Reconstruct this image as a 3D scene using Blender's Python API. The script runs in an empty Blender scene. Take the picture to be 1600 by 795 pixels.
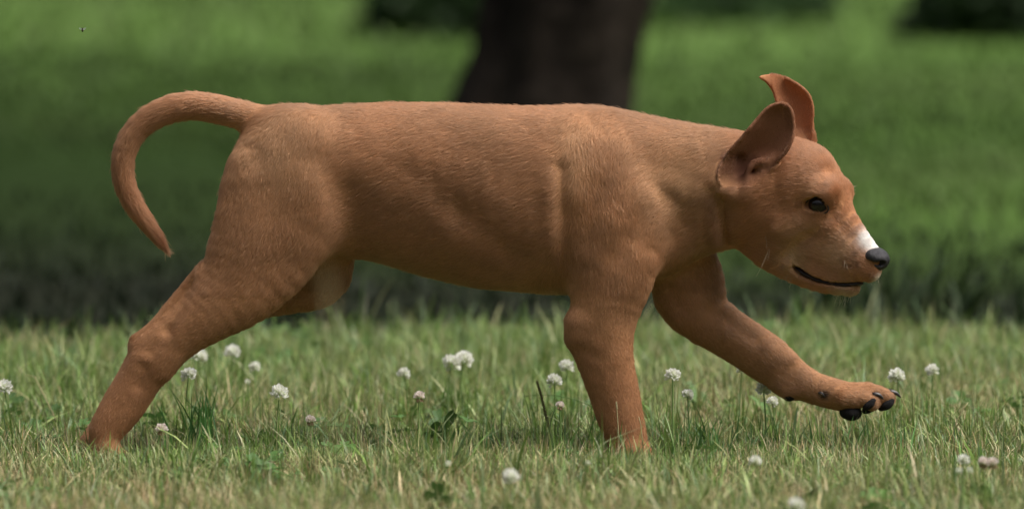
import bpy, math, random
import numpy as np
from mathutils import Vector, Matrix
rng = np.random.default_rng(7)
R = math.radians
scn = bpy.context.scene
COL = scn.collection

# ------------------------------------------------------------------ camera
S = 1500.0                      # units of the dog's own modelling grid per metre
CAM_D, CAM_H, AIM_Z = 8.0, 0.80, 0.2017
cam_d = bpy.data.cameras.new('camera')
cam = bpy.data.objects.new('camera', cam_d); COL.objects.link(cam)
cam_d.sensor_width = 36; cam_d.lens = 270.8
cam.location = (0, -CAM_D, CAM_H)
PITCH = math.atan2(CAM_H - AIM_Z, CAM_D)
cam.rotation_euler = (R(90) - PITCH, 0, 0)
cam_d.clip_start = 0.1; cam_d.clip_end = 600
cam_d.dof.use_dof = True; cam_d.dof.focus_distance = 7.99; cam_d.dof.aperture_fstop = 4.5
scn.camera = cam

# ------------------------------------------------------------------ sky and sun (bright overcast)
SUN_EL, SUN_AZ = 60, 105        # veiled sun, high in front of the running dog (right of the picture)
w = bpy.data.worlds.new('World'); scn.world = w; w.use_nodes = True
nt = w.node_tree; nt.nodes.clear()
sky = nt.nodes.new('ShaderNodeTexSky'); sky.sky_type = 'NISHITA'; sky.sun_disc = False
sky.sun_elevation = R(SUN_EL); sky.sun_rotation = R(SUN_AZ)
sky.air_density = 1.0; sky.dust_density = 6.0; sky.ozone_density = 0.6
bg = nt.nodes.new('ShaderNodeBackground'); bg.inputs[1].default_value = 0.080
ow = nt.nodes.new('ShaderNodeOutputWorld')
hs = nt.nodes.new('ShaderNodeHueSaturation'); hs.inputs['Saturation'].default_value = .40      # veiled, nearly white sky
nt.links.new(sky.outputs[0], hs.inputs['Color']); nt.links.new(hs.outputs[0], bg.inputs[0]); nt.links.new(bg.outputs[0], ow.inputs[0])
sl = bpy.data.lights.new('sun', 'SUN'); sl.energy = 2.0; sl.angle = R(40); sl.color = (1, .95, .86)
so = bpy.data.objects.new('sun', sl); COL.objects.link(so)
az = R(SUN_AZ)
sdir = Vector((math.sin(az)*math.cos(R(SUN_EL)), math.cos(az)*math.cos(R(SUN_EL)), math.sin(R(SUN_EL))))
so.rotation_euler = sdir.to_track_quat('Z', 'Y').to_euler()
scn.view_settings.view_transform = 'Standard'; scn.view_settings.look = 'None'
scn.view_settings.gamma = 1; scn.view_settings.exposure = 0.98
scn.cycles_curves.shape = 'RIBBONS'
scn.cycles.max_bounces = 8; scn.cycles.transparent_max_bounces = 8

# ------------------------------------------------------------------ helpers
def tag(o, label=None, cat=None, group=None, kind=None):
    if label: o['label'] = label
    if cat: o['category'] = cat
    if group: o['group'] = group
    if kind: o['kind'] = kind
    return o
def empty(name, loc=(0, 0, 0), rz=0):
    o = bpy.data.objects.new(name, None); COL.objects.link(o)
    o.location = loc; o.rotation_euler = (0, 0, rz); o.empty_display_size = .05
    return o
def link(name, me, parent=None, loc=None):
    o = bpy.data.objects.new(name, me); COL.objects.link(o)
    if parent: o.parent = parent
    if loc is not None: o.location = loc
    return o
def np_mesh(name, V, F, mat, smooth=True, col=None):
    """V (n,3); F list of arrays (m,3) and/or (m,4)"""
    me = bpy.data.meshes.new(name)
    F = [f for f in F if len(f)]
    nl = sum(f.size for f in F); nf = sum(len(f) for f in F)
    me.vertices.add(len(V)); me.vertices.foreach_set('co', np.ascontiguousarray(V, np.float32).ravel())
    me.loops.add(nl); me.polygons.add(nf)
    me.loops.foreach_set('vertex_index', np.concatenate([f.ravel() for f in F]).astype(np.int32))
    sizes = np.concatenate([np.full(len(f), f.shape[1]) for f in F])
    me.polygons.foreach_set('loop_start', np.concatenate([[0], np.cumsum(sizes)[:-1]]).astype(np.int32))
    if smooth: me.polygons.foreach_set('use_smooth', np.ones(nf, bool))
    me.update(calc_edges=True)
    if col is not None:
        a = me.attributes.new('tint', 'FLOAT_COLOR', 'POINT')
        c = np.ones((len(V), 4), np.float32); c[:, :3] = col
        a.data.foreach_set('color', c.ravel())
    me.materials.append(mat)
    return me
_lat = rng.random((32, 32, 32)).astype(np.float32)
def vnoise(P, scale, seed=0):
    """smooth value noise 0..1, P (n,3)"""
    q = P/scale + seed*7.31 + 100.0
    i = np.floor(q).astype(int); f = q - i; f = f*f*(3 - 2*f)
    out = 0
    for a in (0, 1):
        for b in (0, 1):
            for c in (0, 1):
                wgt = (f[:, 0] if a else 1 - f[:, 0])*(f[:, 1] if b else 1 - f[:, 1])*(f[:, 2] if c else 1 - f[:, 2])
                out = out + wgt*_lat[(i[:, 0]+a) % 32, (i[:, 1]+b) % 32, (i[:, 2]+c) % 32]
    return out
def vn2(x, y, scale, seed=0):
    return vnoise(np.stack([x, y, np.full_like(x, seed*3.7)], 1), scale, seed)

# ------------------------------------------------------------------ materials
def mat(name, color=(.5, .5, .5), rough=.7, spec=.3, attr=None, trans=0, noise=None, bump=0, bscale=50, coat=0, sss=0, sheen=0):
    m = bpy.data.materials.new(name); m.use_nodes = True
    n = m.node_tree.nodes; L = m.node_tree.links; n.clear()
    out = n.new('ShaderNodeOutputMaterial'); b = n.new('ShaderNodeBsdfPrincipled')
    b.inputs['Roughness'].default_value = rough; b.inputs['Specular IOR Level'].default_value = spec
    b.inputs['Base Color'].default_value = (*color, 1); b.inputs['Coat Weight'].default_value = coat
    if coat: b.inputs['Coat Roughness'].default_value = .03
    if sheen:
        b.inputs['Sheen Weight'].default_value = sheen; b.inputs['Sheen Roughness'].default_value = .4
    cs = None
    if attr:
        a = n.new('ShaderNodeAttribute'); a.attribute_name = attr; cs = a.outputs['Color']
    if noise:                       # list of (scale, colour, threshold lo, hi) mixed over the base
        g = n.new('ShaderNodeNewGeometry')
        for sc_, c2, lo, hi, det in noise:
            t = n.new('ShaderNodeTexNoise'); t.inputs['Scale'].default_value = sc_; t.inputs['Detail'].default_value = det
            L.new(g.outputs['Position'], t.inputs['Vector'])
            mr = n.new('ShaderNodeMapRange'); mr.inputs[1].default_value = lo; mr.inputs[2].default_value = hi
            L.new(t.outputs[0], mr.inputs[0])
            mx = n.new('ShaderNodeMix'); mx.data_type = 'RGBA'
            L.new(mr.outputs[0], mx.inputs[0])
            if cs: L.new(cs, mx.inputs[6])
            else: mx.inputs[6].default_value = (*color, 1)
            mx.inputs[7].default_value = (*c2, 1); cs = mx.outputs[2]
    if cs: L.new(cs, b.inputs['Base Color'])
    if bump:
        t = n.new('ShaderNodeTexNoise'); t.inputs['Scale'].default_value = bscale; t.inputs['Detail'].default_value = 6
        g2 = n.new('ShaderNodeNewGeometry'); L.new(g2.outputs['Position'], t.inputs['Vector'])
        bm_ = n.new('ShaderNodeBump'); bm_.inputs['Strength'].default_value = bump; bm_.inputs['Distance'].default_value = .01
        L.new(t.outputs[0], bm_.inputs['Height']); L.new(bm_.outputs[0], b.inputs['Normal'])
    sh = b.outputs[0]
    if trans:
        tr = n.new('ShaderNodeBsdfTranslucent')
        if cs: L.new(cs, tr.inputs[0])
        else: tr.inputs[0].default_value = (*color, 1)
        ms = n.new('ShaderNodeMixShader'); ms.inputs[0].default_value = trans
        L.new(sh, ms.inputs[1]); L.new(tr.outputs[0], ms.inputs[2]); sh = ms.outputs[0]
    L.new(sh, out.inputs[0])
    return m
def hair_mat():
    m = bpy.data.materials.new('fur'); m.use_nodes = True
    n = m.node_tree.nodes; L = m.node_tree.links; n.clear()
    out = n.new('ShaderNodeOutputMaterial')
    a = n.new('ShaderNodeAttribute'); a.attribute_name = 'tint'
    hb = n.new('ShaderNodeBsdfHairPrincipled'); hb.parametrization = 'COLOR'
    hb.inputs['Roughness'].default_value = .5; hb.inputs['Radial Roughness'].default_value = .6
    L.new(a.outputs['Color'], hb.inputs['Color'])
    df = n.new('ShaderNodeBsdfDiffuse'); L.new(a.outputs['Color'], df.inputs[0])
    ms = n.new('ShaderNodeMixShader'); ms.inputs[0].default_value = .65
    L.new(hb.outputs[0], ms.inputs[1]); L.new(df.outputs[0], ms.inputs[2])
    L.new(ms.outputs[0], out.inputs[0])
    return m
M_SKIN = mat('coat_skin', attr='tint', rough=.85, spec=.15)
M_FUR = hair_mat()
M_NOSE = mat('nose_leather', (.018, .017, .020), .42, .32, bump=.35, bscale=900, noise=[(300, (.045, .042, .05), .45, .7, 3)])
M_PAD = mat('pad_leather', (.016, .014, .015), .8, .18, bump=.6, bscale=1500)
M_CLAW = mat('claw_horn', (.03, .026, .026), .3, .5)
M_EYE = mat('eye_dark', (.010, .006, .005), .03, .42)
M_LID = mat('eyelid_skin', (.02, .014, .014), .45, .4)
M_MOUTH = mat('mouth_skin', (.018, .010, .011), .45, .4)
M_WHISK = mat('whisker', (.45, .38, .28), .4, .5)

# ================================================================== the puppy
# modelled on a grid: X to the right, Y downwards (ground at 700), w towards the camera; 1500 units = 1 m
VOX = 2.1
lo = np.array([112., 98., -136.]); hi = np.array([1432., 738., 136.])
dims = np.ceil((hi - lo)/VOX).astype(int) + 1
GX = (lo[0] + VOX*np.arange(dims[0])).astype(np.float32)
GY = (lo[1] + VOX*np.arange(dims[1])).astype(np.float32)
GW = (lo[2] + VOX*np.arange(dims[2])).astype(np.float32)
D = np.full(dims, 60., np.float32)
FLOW = []                       # (a, b, radius, dir) records for the lie of the fur
def cm(n):                      # Catmull-Rom resampling of a node list
    n = np.array(n, float)
    if len(n) < 3: return n
    p = np.vstack([2*n[0]-n[1], n, 2*n[-1]-n[-2]]); out = []
    for i in range(1, len(p)-2):
        L_ = np.linalg.norm(p[i+1][:3]-p[i][:3]); m = 3 if L_ > 45 else 2
        if L_ < 14: m = 1
        for k in range(m):
            t = k/m
            out.append(.5*((2*p[i]) + (-p[i-1]+p[i+1])*t + (2*p[i-1]-5*p[i]+4*p[i+1]-p[i+2])*t*t + (-p[i-1]+3*p[i]-3*p[i+1]+p[i+2])*t**3))
    out.append(p[-2]); return np.array(out)
YAW = R(22); CY, SY = math.cos(YAW), math.sin(YAW); HX = 1200.0
def hloc(x, w_): return ((x-HX)*CY + w_*SY, -(x-HX)*SY + w_*CY)       # grid -> head frame
def hpt(X, Y, lat):
    w_ = (X-HX)*math.tan(YAW) + lat*CY
    return np.array([X - lat*SY, Y - w_*.07, w_])  # head profile -> grid
def sl3(b0, b1):
    s = []
    for k, G in enumerate((GX, GY, GW)):
        i0 = max(0, int((b0[k]-lo[k])/VOX)); i1 = min(len(G), int((b1[k]-lo[k])/VOX)+2)
        s.append(slice(i0, max(i0, i1)))
    return tuple(s)
def smin(a, b, k):
    h = np.maximum(k - np.abs(a-b), 0)/k
    return np.minimum(a, b) - h*h*k*.25
def smax(a, b, k): return -smin(-a, -b, k)
def seg_dist(x, y, z, A, B):
    """tapered, depth-flattened capsule; A,B = (x,y,z,r,s)"""
    d = B[:3]-A[:3]; L2 = float(d@d) + 1e-6
    t = np.clip(((x-A[0])*d[0] + (y-A[1])*d[1] + (z-A[2])*d[2])/L2, 0, 1)
    s = A[4] + (B[4]-A[4])*t
    dx = x-A[0]-d[0]*t; dy = y-A[1]-d[1]*t; dz = z-A[2]-d[2]*t
    u = dx*dx + dy*dy
    q = np.sqrt(u + (dz/s)**2) + 1e-4; g = np.sqrt(u + (dz/(s*s))**2) + 1e-4
    return (q - (A[3] + (B[3]-A[3])*t))*q/g
def chain(nodes, k=20, head=False, op='add', smooth=True, flow=True, fl=1):
    """nodes: (X, Y, w, r, s); head=True: X, Y in profile, w = lateral"""
    n = cm(nodes) if smooth else np.array(nodes, float)
    if len(n) == 1: n = np.vstack([n, n + [.01, 0, 0, 0, 0]])
    tot = None
    cor = []
    for q in n:
        c = hpt(q[0], q[1], q[2]) if head else np.array([q[0], q[1] - q[2]*(.0755+(q[1]-397)/12000), q[2]])
        cor.append(c)
    cor = np.array(cor); rm = n[:, 3].max()*max(1, n[:, 4].max()) + k + 8 + VOX
    s = sl3(cor.min(0)-rm, cor.max(0)+rm)
    x = GX[s[0]][:, None, None]; y = GY[s[1]][None, :, None]; z = GW[s[2]][None, None, :]
    tot = np.full(D[s].shape, 1e3, np.float32)
    for i in range(len(n)-1):
        r2 = max(n[i, 3], n[i+1, 3])*max(1, n[i, 4], n[i+1, 4]) + k + 8
        s2 = sl3(np.minimum(cor[i], cor[i+1])-r2, np.maximum(cor[i], cor[i+1])+r2)
        x2 = GX[s2[0]][:, None, None]; y2 = GY[s2[1]][None, :, None]; z2 = GW[s2[2]][None, None, :]
        if head:
            a = np.array([(n[i, 0]-HX)/CY, cor[i][1], n[i, 2], n[i, 3], n[i, 4]]); b = np.array([(n[i+1, 0]-HX)/CY, cor[i+1][1], n[i+1, 2], n[i+1, 3], n[i+1, 4]])
            xl, zl = hloc(x2, z2); dd = seg_dist(xl, y2, zl, a, b)
        else:
            a = np.r_[cor[i], n[i, 3:5]]; b = np.r_[cor[i+1], n[i+1, 3:5]]
            dd = seg_dist(x2, y2, z2, a, b)
        o = tuple(slice(s2[j].start-s[j].start, s2[j].stop-s[j].start) for j in range(3))
        tot[o] = np.minimum(tot[o], dd)
        if flow and op == 'add' and len(n) > 1:
            dv = cor[i+1]-cor[i]
            FLOW.append((cor[i], cor[i+1], n[i, 3], n[i+1, 3], fl*dv/(np.linalg.norm(dv)+1e-6)))
    D[s] = smin(D[s], tot, k) if op == 'add' else smax(D[s], -tot, k)
def loft(st, k):
    st = np.array(st, float); xs = GX
    top = np.interp(xs, st[:, 0], st[:, 1]); bot = np.interp(xs, st[:, 0], st[:, 2]); hw = np.interp(xs, st[:, 0], st[:, 3])
    ker = np.ones(21)/21
    pad = lambda a: np.convolve(np.pad(a, 10, mode='edge'), ker, 'valid')
    top, bot, hw = pad(top), pad(bot), pad(hw)
    cy = (top*.5+bot*.5)[:, None, None]; ry = ((bot-top)/2)[:, None, None]; rz = hw[:, None, None]
    y = GY[None, :, None]; z = GW[None, None, :]
    ty = (y-cy)/ry
    rz = rz*(1 - .10*ty)          # a little wider above than below
    u = ty**2; v = (z/rz)**2
    F = np.sqrt(u+v)+1e-4
    g = np.sqrt((ty/ry)**2 + (z/rz**2)**2)/F
    d = ((F-1)/g).astype(np.float32)
    x0, x1 = st[0, 0], st[-1, 0]
    cap = np.maximum(x0-xs, xs-x1).astype(np.float32)[:, None, None]
    d = smax(d, cap, 70)
    D[:] = smin(D, d, k)

loft([(385, 184, 372, 58), (430, 172, 386, 64), (500, 166, 396, 70), (560, 162, 403, 72), (600, 160, 412, 74), (650, 160, 428, 78),
      (700, 161, 440, 82), (750, 163, 450, 86), (800, 165, 456, 89), (850, 166, 459, 90), (900, 164, 461, 88),
      (950, 166, 462, 82), (1000, 177, 448, 70), (1050, 188, 424, 60), (1100, 196, 398, 54), (1150, 204, 386, 50), (1200, 213, 384, 48), (1230, 218, 380, 46)], 10)
# tail
chain([(470, 205, 0, 36, .8), (425, 194, 0, 26, .9), (392, 184, 0, 23.5, 1), (350, 172, 0, 22, 1), (300, 165, 0, 21.3, 1), (257, 174, 0, 20.3, 1), (222, 195, 0, 19.5, 1),
       (201, 224, 1, 18.5, 1), (193, 256, 2, 17, 1), (197, 290, 3, 16.3, 1), (213, 324, 4, 15, 1), (235, 355, 5, 12, 1), (250, 376, 5, 8, 1), (258, 386, 5, 4, 1)], 16)
# near hind leg
chain([(455, 240, 28, 68, .5), (440, 290, 34, 90, .45), (436, 335, 38, 95, .44), (413, 388, 42, 85, .46), (380, 440, 44, 68, .52), (335, 482, 46, 50, .6), (290, 517, 46, 39, .68),
       (246, 553, 46, 38, .66), (221, 591, 46, 34.5, .68), (193, 636, 46, 33, .72), (168, 674, 46, 27, .85), (165, 700, 46, 20, 1.1)], 34)
chain([(165, 702, 46, 19, 1.2), (190, 713, 46, 12, 1.7)], 10)
chain([(217, 537, 42, 15, .9), (238, 514, 42, 9, 1.2), (262, 484, 42, 8.5, 1.2), (289, 454, 40, 9.5, 1.2), (318, 424, 38, 13, 1.2)], 10)
chain([(255, 575, 50, 16, .8), (262, 560, 50, 17, .8)], 18)
# far hind leg
chain([(470, 300, -30, 78, .45), (474, 360, -36, 80, .44), (484, 405, -42, 68, .46), (486, 428, -44, 57, .5), (450, 446, -46, 46, .6), (395, 462, -46, 38, .66),
       (325, 485, -46, 34, .68), (268, 525, -46, 28, .7), (232, 566, -46, 26, .72), (198, 612, -46, 24, .75), (164, 660, -46, 23, .8), (142, 688, -44, 19, 1.2)], 26)
chain([(142, 694, -44, 17, 1.2), (164, 704, -44, 11, 1.7)], 10)
# near foreleg
chain([(928, 262, 36, 48, .6), (940, 305, 46, 62, .52), (958, 360, 50, 72, .48), (956, 425, 52, 66, .5), (946, 485, 52, 53, .58), (940, 527, 52, 50, .58),
       (948, 572, 52, 43, .64), (960, 618, 52, 39.5, .66), (972, 662, 52, 35.5, .7), (984, 700, 52, 30, .8)], 34)
chain([(982, 707, 52, 22, 1.3), (1008, 716, 52, 15, 1.6)], 12)
chain([(905, 505, 54, 22, .8), (902, 526, 54, 19, .8)], 18)
# far foreleg, stretched out
chain([(1020, 330, -34, 62, .5), (1052, 392, -44, 62, .5), (1078, 441, -52, 54, .55), (1092, 484, -54, 47, .62), (1122, 509, -54, 40.5, .66), (1162, 535, -54, 38, .66), (1202, 562, -54, 37.5, .64),
       (1237, 588, -54, 31, .68), (1270, 605, -54, 25.5, .75), (1302, 615, -54, 24, .95), (1330, 622, -54, 23, 1.15)], 26)
chain([(1050, 470, -54, 26, .7), (1062, 486, -54, 24, .7)], 18)
chain([(1225, 600, -52, 16, .9), (1234, 608, -50, 15, .9)], 14)
for (x0, y0, w0, x1, y1, x2, y2, r) in ((1318, 622, -38, 1345, 622, 1364, 629, 13), (1325, 617, -48, 1358, 612, 1388, 622, 13.5), (1325, 617, -62, 1356, 611, 1386, 621, 13), (1318, 622, -74, 1344, 622, 1364, 630, 12)):
    chain([(x0, y0, w0, r+2, 1), (x1, y1, w0, r+.5, .85), (x2, y2, w0, r, .8)], 7)
# head (X, Y in profile, lateral)
chain([(1190, 290, 0, 60, .8), (1222, 288, 0, 73, .84), (1243, 286, 0, 66, .86)], 30, True, fl=-1)
chain([(1252, 290, 0, 58, .9), (1278, 312, 0, 49, .86)], 24, True, fl=-1)
chain([(1282, 340, 0, 50, .82), (1306, 364, 0, 42, .74), (1330, 385, 0, 32.5, .78), (1350, 400, 0, 25, .85)], 16, True, fl=-1)
chain([(1275, 385, 0, 42, .74), (1305, 404, 0, 36, .74), (1330, 413, 0, 28, .9), (1354, 419, 0, 21, 1.0)], 12, True, fl=-1)
chain([(1180, 354, 0, 43, .95), (1210, 383, 0, 40, 1.0), (1252, 410, 0, 35, .85), (1292, 431, 0, 27, .85), (1325, 443, 0, 19, .9)], 9, True, fl=-1)
for sg in (1, -1):
    chain([(1195, 335, 28*sg, 40, .8), (1228, 345, 32*sg, 34, .75)], 26, True, flow=False)      # cheek
    chain([(1286, 297, 36*sg, 13, .9), (1303, 299, 33*sg, 15.5, .9)], 22, True, flow=False)       # brow
# eye sockets
EYE_X, EYE_Y, EYE_L = 1287, 319, 42
for sg in (1, -1):
    chain([(EYE_X-9, EYE_Y+.5, (EYE_L+5)*sg, 7.5, 1.5), (EYE_X+3, EYE_Y-.5, (EYE_L+5)*sg, 12, 1.3), (EYE_X+12, EYE_Y+6, (EYE_L+2)*sg, 6.5, 1.9)], 4, True, 'sub', smooth=False)
# mouth slit
MOUTH = [(1250, 418), (1261, 427), (1280, 437), (1302, 443), (1325, 445), (1352, 442.5)]
for sg in (1, -1):
    chain([(x, y, 26*sg*(1-.35*(x-1254)/98), r_, 26/max(r_, 1)*.7) for (x, y), r_ in zip(MOUTH, (4.2, 7.0, 4.8, 2.3, 4.4, 3.4))], 4, True, 'sub', smooth=False)

# ears: thin curved sheets
def inside(px, py, poly):
    r = np.zeros(px.shape, bool); n = len(poly)
    for i in range(n):
        x0, y0 = poly[i]; x1, y1 = poly[(i+1) % n]
        c = ((y0 > py) != (y1 > py)) & (px < (x1-x0)*(py-y0)/(y1-y0+1e-9)+x0); r ^= c
    return r
def cr2(p, m=5):
    p = np.array(p, float); n = len(p); out = []
    for i in range(n):
        a, b, c, d = p[i-1], p[i], p[(i+1) % n], p[(i+2) % n]
        for k in range(m):
            t = k/m; out.append(.5*(2*b+(c-a)*t+(2*a-5*b+4*c-d)*t*t+(3*b-a-3*c+d)*t**3))
    return np.array(out)
def edge_dist(px, py, poly):
    d = np.full(px.shape, 1e9)
    n = len(poly)
    for i in range(n):
        a = poly[i]; b = poly[(i+1) % n]; e = b-a
        t = np.clip(((px-a[0])*e[0]+(py-a[1])*e[1])/(e@e+1e-9), 0, 1)
        d = np.minimum(d, np.hypot(px-a[0]-e[0]*t, py-a[1]-e[1]*t))
    return d
EARPTS = []
def ear(poly, wfun, th, k, flow):
    P = cr2(poly); b0 = P.min(0); b1 = P.max(0)
    xs, ys = np.meshgrid(np.arange(b0[0], b1[0], 2.2), np.arange(b0[1], b1[1], 2.2), indexing='ij')
    xs = xs.ravel(); ys = ys.ravel(); m = inside(xs, ys, P); xs = xs[m]; ys = ys[m]
    e = edge_dist(xs, ys, P); m = e > th*.8; xs, ys, e = xs[m], ys[m], e[m]
    seg = np.diff(np.vstack([P, P[:1]]), axis=0); bx_, by_ = [], []
    for p_, s_ in zip(P, seg):
        L_ = np.hypot(*s_); nrm = np.array([-s_[1], s_[0]])/(L_+1e-9)
        q_ = p_+s_*.5+nrm*th
        sgn = 1 if inside(np.array([q_[0]]), np.array([q_[1]]), P)[0] else -1
        for u_ in np.arange(0, L_, 1.3): bx_.append(p_[0]+s_[0]*u_/L_+sgn*nrm[0]*th); by_.append(p_[1]+s_[1]*u_/L_+sgn*nrm[1]*th)
    bx_, by_ = np.array(bx_), np.array(by_); kb = inside(bx_, by_, P) & (edge_dist(bx_, by_, P) > th*.8)
    bx_, by_ = bx_[kb], by_[kb]; xs = np.concatenate([xs[e > th*1.2], bx_]); ys = np.concatenate([ys[e > th*1.2], by_]); e = edge_dist(xs, ys, P)
    ws = wfun(xs, ys, e)
    ys2 = ys - ws*(.0755+(ys-397)/12000)
    pts = np.stack([xs, ys2, ws], 1).astype(np.float32); EARPTS.append(pts)
    thk = (th*np.clip(.75+.02*e, .75, 1.2)).astype(np.float32)
    # points bucketed in columns to keep it quick
    s = sl3(pts.min(0)-12, pts.max(0)+12)
    sub = np.full(D[s].shape, 1e3, np.float32)
    gx, gy, gz = GX[s[0]], GY[s[1]], GW[s[2]]; r = th + 9
    for p, t in zip(pts, thk):
        i0, i1 = np.searchsorted(gx, (p[0]-r, p[0]+r)); j0, j1 = np.searchsorted(gy, (p[1]-r, p[1]+r)); k0, k1 = np.searchsorted(gz, (p[2]-r, p[2]+r))
        d = np.sqrt((gx[i0:i1, None, None]-p[0])**2 + (gy[None, j0:j1, None]-p[1])**2 + (gz[None, None, k0:k1]-p[2])**2) - t
        v = sub[i0:i1, j0:j1, k0:k1]; np.minimum(v, d, out=v)
    D[s] = smin(D[s], sub, k)
    fd = np.array(flow, float); fd /= np.linalg.norm(fd)
    c0 = pts.mean(0)
    FLOW.append((c0-fd*40, c0+fd*40, 30, 30, fd))
NEAR_EAR = [(1119, 288), (1115, 270), (1128, 243), (1150, 216), (1172, 190), (1190, 169), (1206, 160), (1221, 159), (1234, 168), (1240, 190), (1239, 214), (1229, 238), (1213, 256), (1200, 272), (1184, 288), (1158, 298), (1132, 298)]
def w_near(x, y, e):
    hx = np.interp(y, [160, 200, 250, 300], [1222, 1208, 1172, 1160])     # trough line
    u = (x-hx)
    base = np.interp(y, [155, 200, 250, 285, 312], [66, 56, 42, 40, 52])
    curl = 22*np.exp(-e/7.0)*np.where(u < 0, 1.2, .5)
    return base + np.clip(np.abs(u)/26, 0, 2)**2*9 + curl
chain([(1148, 292, 34, 30, .75), (1180, 296, 36, 34, .7)], 26, flow=False)
chain([(1158, 262, 62, 15, 1.3), (1172, 254, 66, 14, 1.3)], 8, op='sub', flow=False)
ear(NEAR_EAR, w_near, 3.5, 9, (.5, -1, 0))
chain([(1164, 288, 58, 7, 1), (1163, 270, 63, 6, 1), (1176, 256, 63, 6.5, 1), (1196, 252, 60, 7.5, 1), (1214, 244, 58, 5, 1)], 7, flow=False)
chain([(1188, 266, 56, 6, 1), (1204, 264, 54, 5, 1)], 8, flow=False)
chain([(1153, 268, 66, 8, 2.2), (1156, 250, 66, 9, 2.2)], 6, op='sub', flow=False)
chain([(1128, 290, 54, 8, 1), (1146, 298, 56, 11, 1), (1172, 298, 54, 12, 1), (1194, 286, 52, 9, 1)], 18, flow=False)
FAR_EAR = [(1184, 121), (1195, 115), (1213, 115), (1232, 120), (1252, 131), (1267, 146), (1274, 166), (1274, 196), (1277, 222), (1268, 236), (1240, 240), (1226, 215), (1222, 185), (1212, 160), (1206, 143), (1197, 131)]
def w_far(x, y, e):
    base = np.interp(y, [115, 150, 200, 240], [-58, -66, -64, -50])
    c = np.interp(y, [115, 160, 240], [1225, 1243, 1252])
    return base + 12*np.clip((x-c)/26, -2, 2)**2 + 12*np.exp(-e/6)*(x > c) + np.interp(x, [1187, 1210], [16, 0])
ear(FAR_EAR, w_far, 3.4, 8, (-.2, -1, 0))
chain([(1252, 238, -52, 16, .8), (1246, 218, -58, 10, .8)], 14, flow=False)

# ---- surface nets
def surface_nets(D, lo, vox):
    Sg = D < 0
    nx, ny, nz = D.shape
    c = np.zeros((nx-1, ny-1, nz-1), np.uint8)
    for a in (0, 1):
        for b in (0, 1):
            for e in (0, 1):
                c += Sg[a:nx-1+a, b:ny-1+b, e:nz-1+e]
    act = np.argwhere((c > 0) & (c < 8))
    idx = np.full((nx-1, ny-1, nz-1), -1, np.int32); idx[act[:, 0], act[:, 1], act[:, 2]] = np.arange(len(act))
    acc = np.zeros((len(act), 3)); cnt = np.zeros(len(act))
    i, j, k = act.T
    cor = [(a, b, e) for a in (0, 1) for b in (0, 1) for e in (0, 1)]
    for p in cor:
        for ax in range(3):
            if p[ax]: continue
            q = list(p); q[ax] = 1
            va = D[i+p[0], j+p[1], k+p[2]]; vb = D[i+q[0], j+q[1], k+q[2]]
            m = (va < 0) != (vb < 0)
            t = np.where(m, va/(va-vb+1e-12), 0)
            pt = np.tile(np.array(p, float), (len(act), 1)); pt[:, ax] = t
            acc[m] += pt[m]; cnt[m] += 1
    V = lo + (act + acc/cnt[:, None])*vox
    Q = []
    for ax in range(3):
        s0 = [slice(None)]*3; s1 = [slice(None)]*3; s0[ax] = slice(0, -1); s1[ax] = slice(1, None)
        a = Sg[tuple(s0)]; b = Sg[tuple(s1)]
        e = np.argwhere(a != b); sg = a[e[:, 0], e[:, 1], e[:, 2]]
        u, v = [(1, 2), (2, 0), (0, 1)][ax]
        ok = (e[:, u] > 0) & (e[:, v] > 0) & (e[:, u] < D.shape[u]-1) & (e[:, v] < D.shape[v]-1); e = e[ok]; sg = sg[ok]
        def g(du, dv):
            f = e.copy(); f[:, u] += du; f[:, v] += dv; return idx[f[:, 0], f[:, 1], f[:, 2]]
        q = np.stack([g(-1, -1), g(0, -1), g(0, 0), g(-1, 0)], 1)
        q[~sg] = q[~sg][:, ::-1]
        Q.append(q)
    return V, np.concatenate(Q)
V, Q = surface_nets(D, lo, VOX)

# keep the one connected body, weld the net
def vert_normals(V, Q):
    n = np.cross(V[Q[:, 2]]-V[Q[:, 0]], V[Q[:, 3]]-V[Q[:, 1]])
    N = np.zeros_like(V)
    for c in range(4):
        for a in range(3): N[:, a] += np.bincount(Q[:, c], n[:, a], len(V))
    return N/(np.linalg.norm(N, axis=1, keepdims=True)+1e-9)
def smooth_mesh(V, Q, it, f=.5, mask=None):
    e = np.concatenate([Q[:, [0, 1]], Q[:, [1, 2]], Q[:, [2, 3]], Q[:, [3, 0]]])
    deg = np.bincount(e.ravel(), minlength=len(V))
    for _ in range(it):
        s = np.zeros_like(V)
        for a in range(3):
            s[:, a] = np.bincount(e[:, 0], V[e[:, 1], a], len(V)) + np.bincount(e[:, 1], V[e[:, 0], a], len(V))
        d = s/np.maximum(deg, 1)[:, None]-V
        V = V + (f*d if mask is None else f*d*mask[:, None])
    return V
V = smooth_mesh(V, Q, 2, .5)
bodymask = (1/(1+np.exp((V[:, 0]-1105)/12)))
V = smooth_mesh(V, Q, 8, .5, bodymask)
N = vert_normals(V, Q)
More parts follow.
